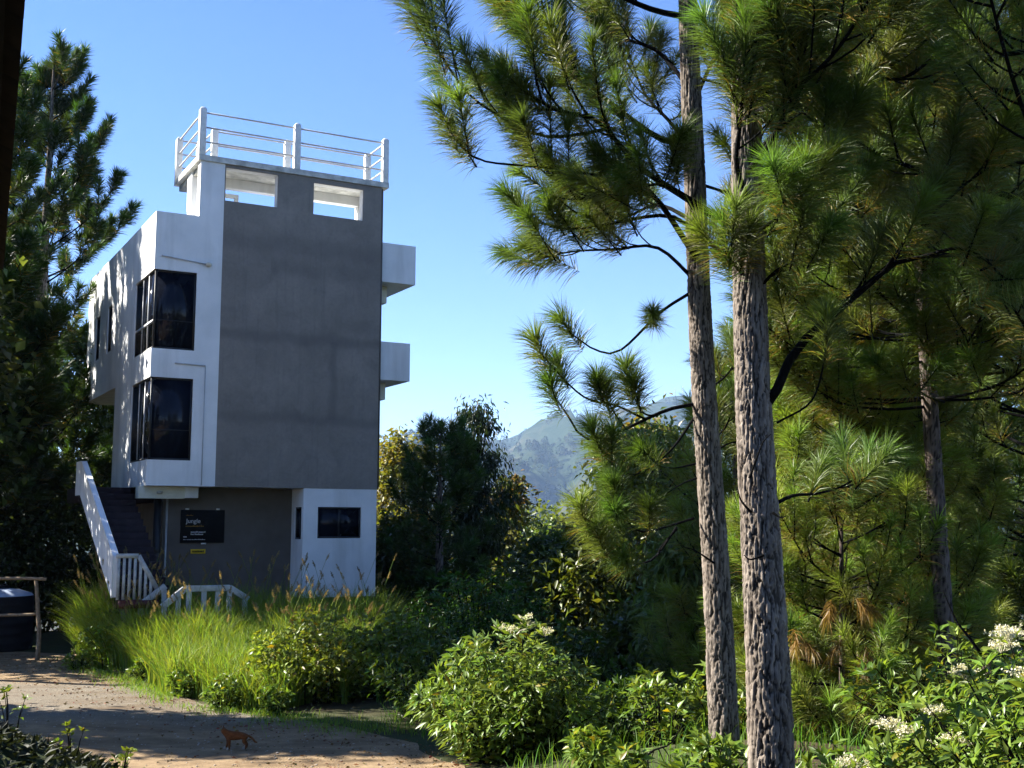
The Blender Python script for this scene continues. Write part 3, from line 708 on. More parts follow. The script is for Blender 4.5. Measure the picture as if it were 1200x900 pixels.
# outside stair along the left side wall: flight rises away from the viewer
st = MB(); n = 15
for q in range(n):
    v0 = -2.55 + q * .285; z1 = 1.30 + (q + 1) * .142
    st.box((-1.0, v0, z1 - .30 if q else z1 - .42), (.0 - .02, v0 + .2849, z1 - .0005 * q))
st.box((-1.0, 1.726, 3.10), (.54, 4.0, 3.43)); st.build('stair', M['dstair'], house)
m = MB(); pl = [(-2.78, 1.25), (-2.78, 2.02), (1.35, 3.98), (2.0, 3.98), (2.0, 3.25), (1.35, 3.25)]
V = [(-1.12, v, z) for v, z in pl] + [(-1.003, v, z) for v, z in pl]; k = 6
m.add(V, [(0,1,2,3,4,5)]); m.f.append((np.array([[11,10,9,8,7,6]]), 0))
for q in range(k): m.f.append((np.array([[q, (q+5) % k, 6 + (q+5) % k, 6 + q]])[:, ::-1], 0))
m.build('stair_parapet', M['white'], house, bevel=.01)
MB().box((-1.0, -3.05, 1.06), (-.30, -2.56, 1.20)).build('landing', M['red'], house)
stp = MB()
for q in range(4): stp.box((-.298 + q * .30, -3.04 - .001 * q, ZG - .4), (.0 + q * .30, -2.1, 1.04 - q * .2))
stp.build('entry_step', M['red'], house)
for q in ((-.95, -3.0), (-.95, -2.7)): MB().box((q[0], q[1], ZG - .5), (q[0] + .16, q[1] + .16, 1.058)).build('pier', M['dgrey'], house)
# picket rail at the foot of the flight
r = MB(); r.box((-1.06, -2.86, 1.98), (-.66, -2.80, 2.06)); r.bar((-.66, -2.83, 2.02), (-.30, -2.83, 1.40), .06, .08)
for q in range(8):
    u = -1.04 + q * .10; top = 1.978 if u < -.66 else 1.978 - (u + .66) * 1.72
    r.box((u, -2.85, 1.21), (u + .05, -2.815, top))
r.build('picket_rail', M['railshade'], house)
# board handrails of the entry steps
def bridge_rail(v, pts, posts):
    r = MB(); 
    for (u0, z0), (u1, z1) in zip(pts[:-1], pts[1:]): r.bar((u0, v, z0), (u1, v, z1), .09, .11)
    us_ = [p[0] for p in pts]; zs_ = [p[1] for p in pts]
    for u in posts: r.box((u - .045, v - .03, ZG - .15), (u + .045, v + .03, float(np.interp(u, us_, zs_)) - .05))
    r.build('handrail', M['railshade'], house, bevel=.006)
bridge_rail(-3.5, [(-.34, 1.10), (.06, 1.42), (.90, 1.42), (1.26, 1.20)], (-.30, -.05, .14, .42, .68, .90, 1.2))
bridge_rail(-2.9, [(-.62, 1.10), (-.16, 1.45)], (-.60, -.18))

# sign boards on the recessed wall (each can be lifted off, so each is a thing)
def on_wall(o): o.parent = None; o.location = tuple(W(*o.location)); o.rotation_euler = (0, 0, YAW)
sg = empty('sign_board', tuple(W(1.44, .82, 2.2)), YAW, 'black square sign board with white lettering on the dark ground floor wall', 'sign')
MB().box((-.49, -.03, 0), (.49, .0, .73)).build('panel', M['sign'], sg, bevel=.004)
for lo_, hi_ in (((-.39, -.02, .732), (-.31, 0, .765)), ((.30, -.02, .732), (.38, 0, .765)), ((-.02, -.02, -.035), (.09, 0, -.002))): MB().box(lo_, hi_).build('clip', M['rail'], sg)
def text(s, size, loc, m, parent, name='lettering', ex=.002, align='LEFT'):
    c = bpy.data.curves.new(name, 'FONT'); c.body = s; c.size = size; c.extrude = ex; c.align_x = align
    t = bpy.data.objects.new(name, c); COL.objects.link(t); c.materials.append(m); bpy.context.view_layer.update()
    me = bpy.data.meshes.new_from_object(t.evaluated_get(bpy.context.evaluated_depsgraph_get())); bpy.data.objects.remove(t); bpy.data.curves.remove(c)
    o = bpy.data.objects.new(name, me); COL.objects.link(o); o.location = loc; o.rotation_euler = (R(90), 0, 0); o.parent = parent; return o
text('Jungle', .135, (-.37, -.033, .44), M['ink'], sg)
def smallprint(x, z, w, h, m, seed):
    """lines too small to read: word-like rows of short strokes"""
    g = random.Random(seed); b = MB(); c = x
    while c < x + w:
        l = g.uniform(.4, .75) * h
        b.box((c, -.034, z), (c + l, -.031, z + h * g.choice((.7, .7, 1)))); c += l + h * (.18 if g.random() < .8 else .55)
    b.build('lettering', m, sg)
smallprint(-.38, .355, .38, .032, M['ink2'], 1); smallprint(-.26, .225, .32, .034, M['ink'], 2); smallprint(-.26, .175, .25, .034, M['ink'], 3)
smallprint(-.42, .12, .06, .035, M['ink'], 4); smallprint(-.42, .065, .48, .018, M['ink'], 5); smallprint(-.38, .60, .16, .02, M['ink2'], 6)
ys = empty('notice_plate', tuple(W(1.36, .82, 1.96)), YAW, 'small yellow notice plate below the black sign board', 'sign')
MB().box((-.165, -.02, 0), (.165, 0, .10)).build('panel', M['signy'], ys, bevel=.003)
b = MB(); x = -.13; g = random.Random(4)
while x < .12: l = g.uniform(.015, .03); b.box((x, -.0225, .028), (x + l, -.0195, .068)); x += l + .008
b.build('lettering', M['inkb'], ys)

# ------------------------------------------------------------------ veranda house at the left edge: its tiled eave runs away over the camera
e1 = np.array([-4.03, 9.0]); ed = unit(np.array([-2.05, 4.56])); en = np.array([-ed[1], ed[0]])   # along the eave, towards the house
if en[0] > 0: en = -en
vh = empty('veranda_house', (e1[0], e1[1], 0), 0, 'house at the left edge, only its dark tiled eave in view', 'house')
def vp(s, t, z): p = -ed * s + en * t; return (p[0], p[1], z)     # s metres back from the far end, t metres in from the eave
ZE = 4.60
rf = MB()
rows = 36; sl = .36
for q in range(-0, rows):       # each tile course lifts at its lower lip: stepped silhouette
    s0, s1 = q * sl, (q + 1) * sl + .05
    for c in range(10):
        t0, t1 = c * .38 + (-.03 if c == 0 else .003), (c + 1) * .38 - .003
        za, zb_ = ZE + t0 * .42 , ZE + t1 * .42
        lift = .055
        V = [vp(s0, t0, za), vp(s1, t0, za + lift), vp(s1, t1, zb_ + lift), vp(s0, t1, zb_)]
        V += [(a, b_, z + .035) for a, b_, z in V]
        rf.add(V, [(3,2,1,0),(4,5,6,7),(0,1,5,4),(1,2,6,5),(2,3,7,6),(3,0,4,7)])
rf.build('roof', M['tile'], vh)
dk = MB()
Vd = [vp(-.02, .04, ZE - .012), vp(12.9, .04, ZE - .012), vp(12.9, 3.75, ZE + 1.56 - .012), vp(-.02, 3.75, ZE + 1.56 - .012)]; Vd += [(a_, b_, z_ - .03) for a_, b_, z_ in Vd]
dk.add(Vd, [(3,2,1,0),(4,5,6,7),(0,1,5,4),(1,2,6,5),(2,3,7,6),(3,0,4,7)]); dk.build('soffit_board', M['tile'], vh)
bt = MB()
for q in range(0, 22): bt.bar(vp(.12 + q * .6, .10, ZE - .09), vp(.12 + q * .6, 3.7, ZE + 1.42), .07, .11)
bt.build('rafter', M['tile'], vh)
wl = MB(); L_ = 12.2
for s0, s1, t0, t1 in ((.9, L_, 2.0, 2.18), (.9, 1.08, 2.18, 3.8), (L_ - .18, L_, 2.18, 3.8)):
    V = [vp(s0, t0, -.5), vp(s1, t0, -.5), vp(s1, t1, -.5), vp(s0, t1, -.5)]; V += [(a, b_, 5.2 if t0 < 2.1 else 5.3) for a, b_, z in V]
    wl.add(V, [(3,2,1,0),(4,5,6,7),(0,1,5,4),(1,2,6,5),(2,3,7,6),(3,0,4,7)])
wl.build('wall', M['soffit'], vh)

# ------------------------------------------------------------------ water tank and pole fence at the left edge
TK = gxy(-10, 766); tk0 = float(tz(TK[0] - .35, TK[1] + .9))
tank = empty('water_tank', (TK[0] - .35, TK[1] + .9, tk0), 0, 'black plastic water tank with sky sheen painted on its top behind the pole rails', 'water tank')
pr = [(0, 0), (.74, 0), (.76, .05)]
for q in range(5): z = .12 + q * .2; pr += [(.76, z), (.775, z + .03), (.775, z + .08), (.76, z + .11)]
pr += [(.76, 1.08), (.74, 1.13)]
MB().lathe(pr, 40).build('body', M['tank'], tank, True)
MB().lathe([(.739, 1.131), (.70, 1.17), (.46, 1.25), (.24, 1.28)], 40).build('shoulder', M['tanktop'], tank, True)
MB().lathe([(.24, 1.281), (.25, 1.285), (.25, 1.33), (.22, 1.34), (0, 1.35)], 30).build('lid', M['tank'], tank, True)
pf = empty('pole_fence', tuple([*gxy(44, 772), 0]), 0, 'rough pole rails on a crooked post in front of the water tank', 'fence')
p0 = np.array([*gxy(44, 772), 0.0]); Yp = p0[1]
def rel(p): return p - p0
MB().tube(smooth_path([rel(at(44, 774, Yp)), rel(at(46, 745, Yp)), rel(at(44.5, 715, Yp)), rel(at(42.5, 681, Yp))], 12), np.linspace(.045, .036, 12), 8).build('post', M['pole'], pf, True)
MB().tube(smooth_path([rel(at(54, 680, Yp - .05)), rel(at(20, 679, Yp - .05)), rel(at(-60, 681, Yp - .05))], 10), .032, 8).build('rail', M['pole'], pf, True)
MB().tube(smooth_path([rel(at(45, 721, Yp + .08)), rel(at(15, 722, Yp + .08)), rel(at(-60, 724, Yp + .08))], 10), .028, 8).build('rail', M['pole'], pf, True)
MB().tube(smooth_path([rel(at(-58, 775, Yp)), rel(at(-59, 740, Yp)), rel(at(-58, 679, Yp))], 8), .04, 8).build('post', M['pole'], pf, True)

# ------------------------------------------------------------------ ginger cat standing on the path in the shade
def cat():
    c0 = gxy(277, 877); z0 = float(tz(c0[0], c0[1])) + .014
    root = empty('cat', (c0[0], c0[1], z0), R(198), 'small ginger cat with white paws standing on the shaded path', 'cat')
    def skin(name, verts, edges, rad, m, par, sub=2):
        me = bpy.data.meshes.new(name); me.from_pydata(verts, edges, []); o = bpy.data.objects.new(name, me); COL.objects.link(o)
        md = o.modifiers.new('skin', 'SKIN'); md.use_smooth_shade = True
        sk = me.skin_vertices[0].data
        for q, r in enumerate(rad): sk[q].radius = (r, r) if not isinstance(r, tuple) else r; sk[q].use_root = (q == 0)
        sb = o.modifiers.new('sub', 'SUBSURF'); sb.levels = sub; sb.render_levels = sub
        for q in (m if isinstance(m, list) else [m]): me.materials.append(q)
        o.parent = par; return o
    #  x forward (head), z up
    v = [(-.10, 0, .165), (-.04, 0, .17), (.04, 0, .17), (.10, 0, .18), (.135, 0, .215), (.165, 0, .245), (.195, 0, .24),   # 0-6 spine to muzzle
         (-.11, .035, .14), (-.085, .04, .10), (-.125, .04, .055), (-.115, .04, .012), (-.085, .04, .008),      # hind left 7-11
         (-.11, -.035, .14), (-.10, -.04, .10), (-.145, -.04, .055), (-.14, -.04, .012), (-.11, -.04, .008),   # hind right 12-16
         (.09, .032, .13), (.085, .034, .07), (.09, .034, .014), (.112, .034, .008),                            # fore left 17-20
         (.095, -.032, .13), (.105, -.034, .07), (.12, -.034, .014), (.142, -.034, .008),                       # fore right 21-24
         (-.15, 0, .165), (-.20, .01, .13), (-.235, .02, .085), (-.265, .03, .075)]                              # tail 25-28
    e = [(0,1),(1,2),(2,3),(3,4),(4,5),(5,6),(0,7),(7,8),(8,9),(9,10),(10,11),(0,12),(12,13),(13,14),(14,15),(15,16),(3,17),(17,18),(18,19),(19,20),(3,21),(21,22),(22,23),(23,24),(0,25),(25,26),(26,27),(27,28)]
    r = [.056,.060,.060,.053,.042,.045,.020, .034,.026,.014,.012,.011, .034,.026,.014,.012,.011, .024,.016,.013,.012, .024,.016,.013,.012, .016,.014,.013,.009]
    skin('body', v, e, r, M['fur'], root)
    for s in (1, -1):
        MB().add([(.150, s * .014, .278), (.172, s * .014, .274), (.160, s * .038, .268), (.157, s * .030, .312)], [(0, 1, 3), (1, 2, 3), (2, 0, 3), (0, 2, 1)]).build('ear', M['fur'], root)
        MB().lathe([(0, -.006), (.005, -.003), (.006, 0), (.005, .003), (0, .006)], 8, (.196, s * .018, .256)).build('eye', M['eye'], root, True)
    for x, y in ((-.095, .04), (-.12, -.04), (.105, .034), (.135, -.034)):
        MB().lathe([(0, -.001), (.014, .002), (.0165, .012), (.0155, .026), (.0145, .034)], 10, (x, y, 0)).build('paw', M['furw'], root, True)
    root.scale = (.92, .92, .92)
cat()

# ------------------------------------------------------------------ pines on the right
def gz(x, y): return float(tz(x, y))
def px(pts, Y0, Y1=None):
    """polyline of photo pixels, depth running from Y0 to Y1"""
    k = len(pts); Y1 = Y0 if Y1 is None else Y1
    return [at(a, b, Y0 + (Y1 - Y0) * q / max(1, k - 1)) for q, (a, b) in enumerate(pts)]

# tall pine, second from the path (the slimmer trunk of the pair)
D1 = 11.0
b1 = at(851, 890, D1); b1[2] = gz(b1[0], b1[1]) - .15
t1 = [b1, at(846, 800, D1), at(838, 650, D1), at(826, 480, D1), at(819, 350, D1), at(813, 200, D1), at(806, 40, D1), at(801, -160, D1), at(795, -420, D1), at(792, -640, D1)]
p1 = Pine(b1, 'tall pine with furrowed trunk, slimmer and farther of the front pair', 11, nl=.26, n=430, w=.0050, brown=.15, droop=.4)
trunk('trunk', t1, [.143, .124, .116, .107, .100, .09, .078, .06, .045, .025], p1.root, M['bark'], 3, 84, .010, .025, 20)
LB = [  # hand-laid limbs on the left side: pixels, depth change, radius, twigs, twig length, plume length
    ([(851, 262), (809, 235), (750, 196), (697, 140), (651, 130), (610, 105)], 10.6, 9.9, .040, 9, .75, .55),
    ([(815, 300), (753, 219), (686, 233), (658, 217), (630, 189), (606, 150)], 10.9, 10.2, .032, 8, .6, .55),
    ([(812, 170), (770, 161), (704, 112), (668, 84), (641, 61), (600, 10)], 11, 10.4, .034, 10, .8, .6),
    ([(720, 150), (640, 160), (585, 136), (550, 112), (522, 75), (500, 38)], 10.4, 10.0, .018, 5, .5, .65),
    ([(700, 205), (634, 196), (567, 189), (540, 172), (524, 150)], 10.3, 9.9, .014, 3, .42, .6),
    ([(815, 270), (777, 252), (690, 266), (648, 266), (608, 245)], 11, 10.5, .022, 4, .45, .55),
    ([(816, 330), (770, 290), (720, 292), (676, 294), (640, 300)], 11, 10.7, .020, 5, .5, .5),
    ([(808, 343), (773, 366), (727, 410), (698, 410), (668, 390)], 11, 10.4, .017, 1, .25, .42),
    ([(814, 473), (785, 479), (756, 491), (733, 502), (687, 514), (664, 485), (650, 465)], 11, 10.2, .020, 0, .4, .42),
    ([(756, 491), (722, 475), (690, 468), (666, 450), (634, 415)], 10.6, 10.2, .011, 2, .3, .42),
    ([(733, 502), (722, 487), (712, 470)], 10.5, 10.4, .008, 0, .3, .36),
    ([(770, 487), (752, 482), (736, 448)], 10.7, 10.5, .009, 1, .3, .40),
    ([(814, 488), (785, 528), (745, 556), (718, 545), (700, 520)], 11, 10.3, .014, 3, .35, .42),
    ([(813, 607), (780, 617), (753, 623), (735, 610), (722, 582)], 11, 10.3, .013, 2, .3, .42),
    ([(793, 617), (765, 655), (735, 660), (718, 648), (704, 636)], 10.8, 10.3, .012, 2, .3, .36),
    ([(760, 600), (725, 618), (700, 614), (684, 606)], 10.6, 10.2, .009, 1, .3, .36),
    ([(805, 20), (760, 10), (690, -20), (640, -30), (600, -40)], 11, 10.3, .034, 10, .8, .6),
    ([(804, -60), (740, -70), (680, -110), (620, -120)], 11, 10.4, .034, 9, .8, .6),
    ([(812, 120), (840, 60), (868, 30), (890, 10)], 11, 11.4, .022, 4, .5, .5),
    ([(815, 90), (850, 102), (862, 125)], 11, 11.3, .016, 2, .4, .45),
    ([(818, 215), (852, 225), (880, 232)], 11, 11.5, .018, 3, .4, .45),
    ([(824, 460), (850, 440), (868, 415)], 11, 11.6, .012, 3, .3, .42),
    ([(828, 520), (850, 500), (860, 470)], 11, 11.7, .012, 3, .35, .45),
    ([(830, 535), (852, 520), (875, 515)], 11, 11.7, .012, 3, .3, .42),
    ([(816, 250), (800, 230), (770, 215), (745, 225)], 11, 10.0, .020, 5, .5, .5),
    ([(812, 200), (790, 150), (755, 110), (735, 60)], 11, 12.2, .026, 6, .6, .55),
    ([(815, 260), (770, 240), (730, 255), (700, 250)], 11, 12.4, .024, 6, .6, .5),
    ([(812, 110), (770, 60), (720, 40), (680, 0)], 11, 12.0, .026, 7, .7, .55),
]
for pts, a, b, r, tw, tl, pl in LB: p1.limb(px(pts, a, b), r, .007, int(tw * (1.5 if tl >= .5 else 1.1) + .5), tl if tl >= .5 else tl * .75, .30, pl if tl >= .5 else pl * .72, .6)
p1.whorls(t1, 8.0, 14.5, 2.7, 6, .6, None, 7, .03)
for pts in ([(815, 543), (790, 548), (768, 545)], [(816, 560), (800, 566), (778, 580)], [(838, 660), (815, 645), (800, 640)], [(793, 620), (775, 640), (770, 652)]):
    p1.limb(px(pts, 10.9, 10.6), .011, .003, 0, leafy=False, m='dead')
p1.finish(); settle(p1.root, b1)

# nearest pine: thick lit trunk
D2 = 8.0
b2 = at(909, 1010, D2); b2[2] = gz(b2[0], b2[1]) - .15
t2 = [b2, at(905, 900, D2), at(898, 740, D2), at(890, 600, D2), at(884, 500, D2), at(880, 400, D2), at(876, 280, D2), at(874, 150, D2), at(873, 0, D2), at(872, -250, D2), at(868, -600, D2), at(866, -950, D2)]
p2 = Pine(b2, 'nearest pine with thick sunlit furrowed trunk and a big side limb', 22, nl=.235, n=460, w=.0040, brown=.22, droop=.42)
trunk('trunk', t2, [.155, .146, .132, .117, .108, .098, .086, .076, .068, .058, .045, .025], p2.root, M['bark'], 9, 124, .008, .028, 22)
LB2 = [
    ([(893, 480), (905, 470), (920, 430), (945, 395), (985, 360), (1020, 330), (1045, 308), (1085, 260), (1110, 200), (1130, 120)], 8, 7.6, .037, 10, .55, .42),
    ([(1045, 308), (1080, 300), (1120, 290), (1150, 300), (1180, 330)], 7.7, 7.3, .016, 4, .3, .42),
    ([(1090, 250), (1130, 215), (1165, 190)], 7.7, 7.6, .016, 4, .35, .42),
    ([(910, 495), (950, 470), (965, 425), (968, 395)], 8, 7.8, .008, 0, .2, .3),
    ([(908, 590), (930, 580), (955, 578), (985, 570), (1010, 555)], 8, 8.5, .014, 3, .3, .40),
    ([(874, 230), (862, 190), (868, 130), (872, 60)], 7.9, 7.4, .022, 7, .35, .45),
    ([(876, 200), (905, 160), (925, 110), (940, 40)], 7.9, 7.3, .022, 8, .4, .48),
    ([(875, 120), (850, 70), (865, 30), (870, -40)], 7.9, 7.5, .02, 5, .35, .48),
    ([(875, 100), (915, 60), (950, 20), (960, -60)], 7.9, 7.2, .022, 8, .45, .48),
    ([(878, 330), (860, 310), (850, 290)], 8, 7.7, .012, 3, .25, .40),
    ([(880, 350), (905, 320), (930, 305), (950, 300)], 8, 7.7, .014, 4, .3, .42),
    ([(876, 300), (890, 270), (915, 250), (935, 225)], 8, 7.4, .014, 5, .3, .42),
    ([(876, 240), (920, 220), (955, 190), (980, 150)], 8, 7.7, .018, 7, .4, .45),
    ([(876, 280), (940, 260), (990, 250), (1030, 215)], 8, 8.6, .018, 7, .45, .45),
    ([(874, 150), (960, 110), (1020, 70), (1060, 10)], 8, 8.8, .024, 9, .55, .48),
    ([(874, 110), (1000, 90), (1060, 90), (1110, 50)], 8, 8.2, .024, 9, .55, .48),
    ([(874, 40), (980, 20), (1060, -20), (1120, -60)], 8, 8.4, .024, 9, .6, .48),
    ([(874, 190), (940, 130), (1000, 140), (1040, 120)], 8, 9.4, .022, 8, .5, .48),
]
for pts, a, b, r, tw, tl, pl in LB2: p2.limb(px(pts, a, b), r, .006, tw, tl, .34, pl, .5)
p2.whorls(t2, 5.1, 11.5, 2.2, 6, .5, lambda a: math.cos(a) > -.2, 8, .022, pl=.46)
for pts in ([(905, 600), (915, 606), (921, 604)], [(880, 600), (868, 585), (864, 570)], [(895, 650), (880, 655), (872, 650)], [(878, 560), (893, 520), (903, 508)]):
    p2.limb(px(pts, 7.85, 7.8), .010, .003, 0, leafy=False, m='dead')
p2.finish(); settle(p2.root, b2)

# pines standing behind the pair
def back_pine(label, base, D, lean, height, seed, z0, lmax, **kw):
    wk = {k: kw.pop(k) for k in ('nper', 'dz', 'tw', 'pl', 'tl', 'r', 'az', 'rise') if k in kw}; r0 = kw.pop('r0', .14); dead = kw.pop('dead', None); extra = kw.pop('extra', [])
    b = at(base[0], base[1], D); b[2] = gz(b[0], D) - .2
    pts = [b, b + np.array([lean * .35, 0, height * .35]), b + np.array([lean * .7, 0, height * .7]), b + np.array([lean, 0, height])]
    p = Pine(b, label, seed, **kw)
    trunk('trunk', pts, [r0, r0 * .82, r0 * .55, .02], p.root, M['barkd'], seed, 36, .03, .018, 10)
    p.whorls(pts, b[2] + z0, b[2] + height * .98, lmax, **wk)
    for pp, a_, b_, r_, tw_, tl_, pl_ in extra: p.limb(px(pp, a_, b_), r_, .006, tw_, tl_, .3, pl_, .6)
    p.finish(dead); settle(p.root, b); return p
g0 = np.random.default_rng(5)
def deads(pxs, Y): return [(at(a, b, Y + g0.normal() * .3), np.array([g0.normal() * .5, g0.normal() * .5, -.6])) for a, b in pxs]
back_pine('pine with dark straight trunk between the white-flowered bush and the nearest pine', (1113, 780), 12.0, -.25, 10.5, 31, 3.7, 2.5, nl=.27, n=240, col=(1.25, 1.2, 1.0), w=.0055, r0=.10, nper=8, dz=.45, tw=8, pl=.5, tl=.6, rise=.1, r=.017, extra=[([(1106 - q_ * .6, 470 - q_ * 24), (1106 + dx_ * .5, 462 - q_ * 24), (1106 + dx_, 440 - q_ * 24)], 12, 11.1, .014, 4, .3, .42) for q_, dx_ in enumerate((-45, 40, -20, 55, -55, 25, -40, 50, -10))], brown=.4, droop=.45, dead=deads([(1075, 690), (1085, 700), (1060, 715)], 12.8))
back_pine('slender pale-barked pine farther back at the right', (1158, 700), 22.0, -.2, 13, 32, 3.5, 2.6, nl=.30, n=95, w=.010, r0=.14, nper=5, dz=.7, tw=6, pl=.55, tl=.7)
back_pine('bushy young pine behind the nearest trunk, with rusty lower needles', (985, 800), 12.8, .1, 3.9, 33, .15, 1.35, nl=.26, n=190, col=(1.5, 1.4, 1.2), w=.0058, r0=.035, nper=7, dz=.38, tw=6, pl=.42, tl=.42, r=.018, brown=.5, dead=deads([(985, 690), (1000, 698), (930, 735), (975, 702), (1010, 690), (938, 745), (990, 745), (1015, 755)], 11.9))
back_pine('young pine with long drooping bright needles, right of the nearest trunk', (1030, 790), 14.2, -.15, 5.4, 34, .3, 1.8, nl=.28, n=230, w=.0062, col=(1.65, 1.45, 1.2), r0=.05, nper=8, dz=.42, tw=6, pl=.48, tl=.5, r=.022, brown=.35, droop=.6)
back_pine('tall pine of the back row, just right of the nearest trunk', (965, 740), 19.0, .2, 8.8, 35, .6, 2.4, nl=.30, n=140, col=(1.5, 1.35, 1.1), w=.009, r0=.09, nper=8, dz=.55, tw=6, pl=.55, tl=.6, r=.026)
back_pine('dense pine of the back row behind the dark straight trunk', (1075, 740), 20.0, .1, 12.5, 36, 1.0, 2.6, nl=.30, n=130, w=.010, r0=.11, nper=6, dz=.6, tw=7, pl=.55, tl=.6, r=.026)
back_pine('pine cut by the right edge of the picture, beyond the white-flowered bush', (1235, 740), 16.0, .0, 11.0, 37, 1.2, 2.9, nl=.28, n=180, w=.0075, r0=.12, nper=7, dz=.45, tw=9, pl=.5, tl=.65, brown=.2)
back_pine('near pine out of frame at right, its shaded boughs filling the upper right corner', (1330, 1000), 8.2, -.3, 11.5, 38, 4.9, 3.1, nl=.235, n=300, w=.0040, r0=.17, nper=6, dz=.46, tw=9, pl=.46, tl=.6, r=.024, brown=.2, droop=.5, extra=[([(1262, 460), (1215, 400), (1180, 350), (1150, 308)], 8.1, 7.9, .016, 6, .3, .4), ([(1270, 330), (1230, 300), (1190, 285), (1160, 270)], 8.1, 8.3, .016, 5, .3, .4)], az=lambda a: math.cos(a) < .35)
back_pine('bushy pine beyond the two front trunks, seen between them', (868, 790), 17.0, .0, 4.9, 39, .5, 1.35, nl=.28, n=130, col=(1.5, 1.35, 1.1), w=.0075, r0=.09, nper=6, dz=.5, tw=6, pl=.5, tl=.5)

# ------------------------------------------------------------------ trees behind and beside the house
def broad_px(label, cx, top, Y, wpx, seed, cut=0.0, **kw):
    t = at(cx, top, Y); b = np.array([t[0], Y, gz(t[0], Y)]); rx = wpx / F * Y / 2
    r = broadleaf(b, t, rx, label, seed, **kw); settle(r, b); return r
broad_px('yellowing broadleaf tree rising just right of the house wall', 468, 528, 44, 95, 51, nleaf=7000, ls=(.26, .13), col=(2.1, 1.35, .9), clumps=46, z0f=.45, cr=.7, m='leaf')
broad_px('dark drooping eucalyptus, tallest tree right of the house', 560, 474, 33, 100, 52, nleaf=9500, ls=(.20, .05), col=(.34, .42, .40), clumps=58, droop=.9, z0f=.35, cr=.38, gap=1.0, name='eucalyptus_tree')
broad_px('autumn-tinted broadleaf tree with reddish top beside the eucalyptus', 600, 572, 41, 84, 53, nleaf=7500, ls=(.24, .13), col=(1.5, 1.15, .8), clumps=56, z0f=.25, cr=.6, tips=.80, tipcol=(2.2, .9, .6))
broad_px('dark green tree low in the valley gap, right of the reddish one', 645, 648, 29, 120, 54, nleaf=8000, ls=(.20, .11), col=(.55, .65, .45), clumps=60, z0f=.15, cr=.6)
broad_px('small olive tree between the dark pine and the house', 470, 610, 31, 90, 55, nleaf=7000, ls=(.20, .10), col=(.9, .8, .5), clumps=60, z0f=.12, cr=.55)
broad_px('large pale-leaved tree left of the slimmer front trunk', 765, 520, 27, 150, 56, nleaf=11000, ls=(.20, .085), col=(1.5, 1.35, 1.1), clumps=80, z0f=.3, cr=.6, droop=.3)
broad_px('tree with pinkish new leaves rising behind the pale-leaved one', 745, 492, 36, 110, 57, nleaf=7000, ls=(.24, .12), col=(1.3, 1.2, .9), clumps=50, z0f=.5, cr=.6, tips=.84, tipcol=(2.4, 1.2, 1.0))
broad_px('shaded leafy tree low between the drooping pine plumes and the valley gap', 715, 620, 24, 150, 58, nleaf=11000, ls=(.18, .085), col=(1.05, .92, .5), clumps=80, z0f=.10, cr=.6)
broad_px('long-leaved young tree between the two front trunks', 852, 600, 19, 85, 59, nleaf=5000, ls=(.24, .07), col=(1.3, 1.3, 1.1), clumps=46, z0f=.15, cr=.42, droop=.7)
broad_px('leafy sapling left of the slimmer front trunk, in broken sun', 805, 640, 18, 90, 60, nleaf=5000, ls=(.20, .07), col=(1.2, 1.2, 1.0), clumps=44, z0f=.12, cr=.42, droop=.5)
broad_px('olive tree showing through gaps behind the right-hand pines', 990, 420, 40, 220, 61, nleaf=8000, ls=(.26, .14), col=(1.2, 1.1, .8), clumps=60, z0f=.3, cr=.8)
broad_px('leafy tree behind the pines near the right edge', 1140, 400, 36, 230, 62, nleaf=9000, ls=(.24, .13), col=(1.1, 1.1, .8), clumps=70, z0f=.25, cr=.8)
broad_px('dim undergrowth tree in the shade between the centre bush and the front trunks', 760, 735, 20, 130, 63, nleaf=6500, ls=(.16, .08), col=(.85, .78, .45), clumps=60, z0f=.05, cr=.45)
broad_px('tree in hazy sun far down the valley gap', 652, 610, 70, 60, 64, nleaf=3500, ls=(.40, .25), col=(1.4, 1.25, .9), clumps=36, z0f=.3, cr=1.0)
broad_px('round tree in the valley gap left of the hazy one', 628, 600, 60, 50, 65, nleaf=3000, ls=(.36, .22), col=(1.2, 1.15, .9), clumps=30, z0f=.3, cr=.9)

# dark bushy pine right of the house
bp = at(516, 510, 30)
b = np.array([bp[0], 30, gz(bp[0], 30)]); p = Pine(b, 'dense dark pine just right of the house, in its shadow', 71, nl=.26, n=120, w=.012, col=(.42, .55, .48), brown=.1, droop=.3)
pts = [b, b + (bp - b) * .5, bp]; trunk('trunk', pts, [.14, .09, .02], p.root, M['bark'], 4, 24, .06, .015, 9)
p.whorls(pts, b[2] + 1.0, bp[2] - .1, 1.5, 6, .5, None, 7, .02, .40, 1.0, .5, .42, .28); p.finish(); settle(p.root, b)

# wood on the left
def left_pine(label, cx, top, Y, seed, z0f, lmax, n=90, col=(.8, .95, .85), nper=5, dz=.7, w=.012, **kw):
    t = at(cx, top, Y); b = np.array([t[0] + kw.get('dx', 0), Y, gz(t[0], Y) - .1]); p = Pine(b, label, seed, nl=.34, n=n, w=w, col=col, brown=.2, droop=.25)
    pts = [b, b + (t - b) * .5, t]; trunk('trunk', pts, [.26, .17, .025], p.root, M['bark'], seed, 30, .06, .02, 10)
    p.whorls(pts, b[2] + (t[2] - b[2]) * z0f, t[2] - .15, lmax, nper, dz, None, 10, .04, .42, 1.0, .6, .8, .34); p.finish(); settle(p.root, b)
left_pine('tall pine left of the house, tapering to a pointed top', 62, 78, 33, 81, .20, 3.4, n=180, nper=8, dz=.8, col=(.40, .50, .42), w=.017)
left_pine('darker pine behind the eave at the left edge', -25, 60, 29, 82, .18, 3.1, n=170, nper=8, dz=.8, col=(.36, .46, .40), w=.018)
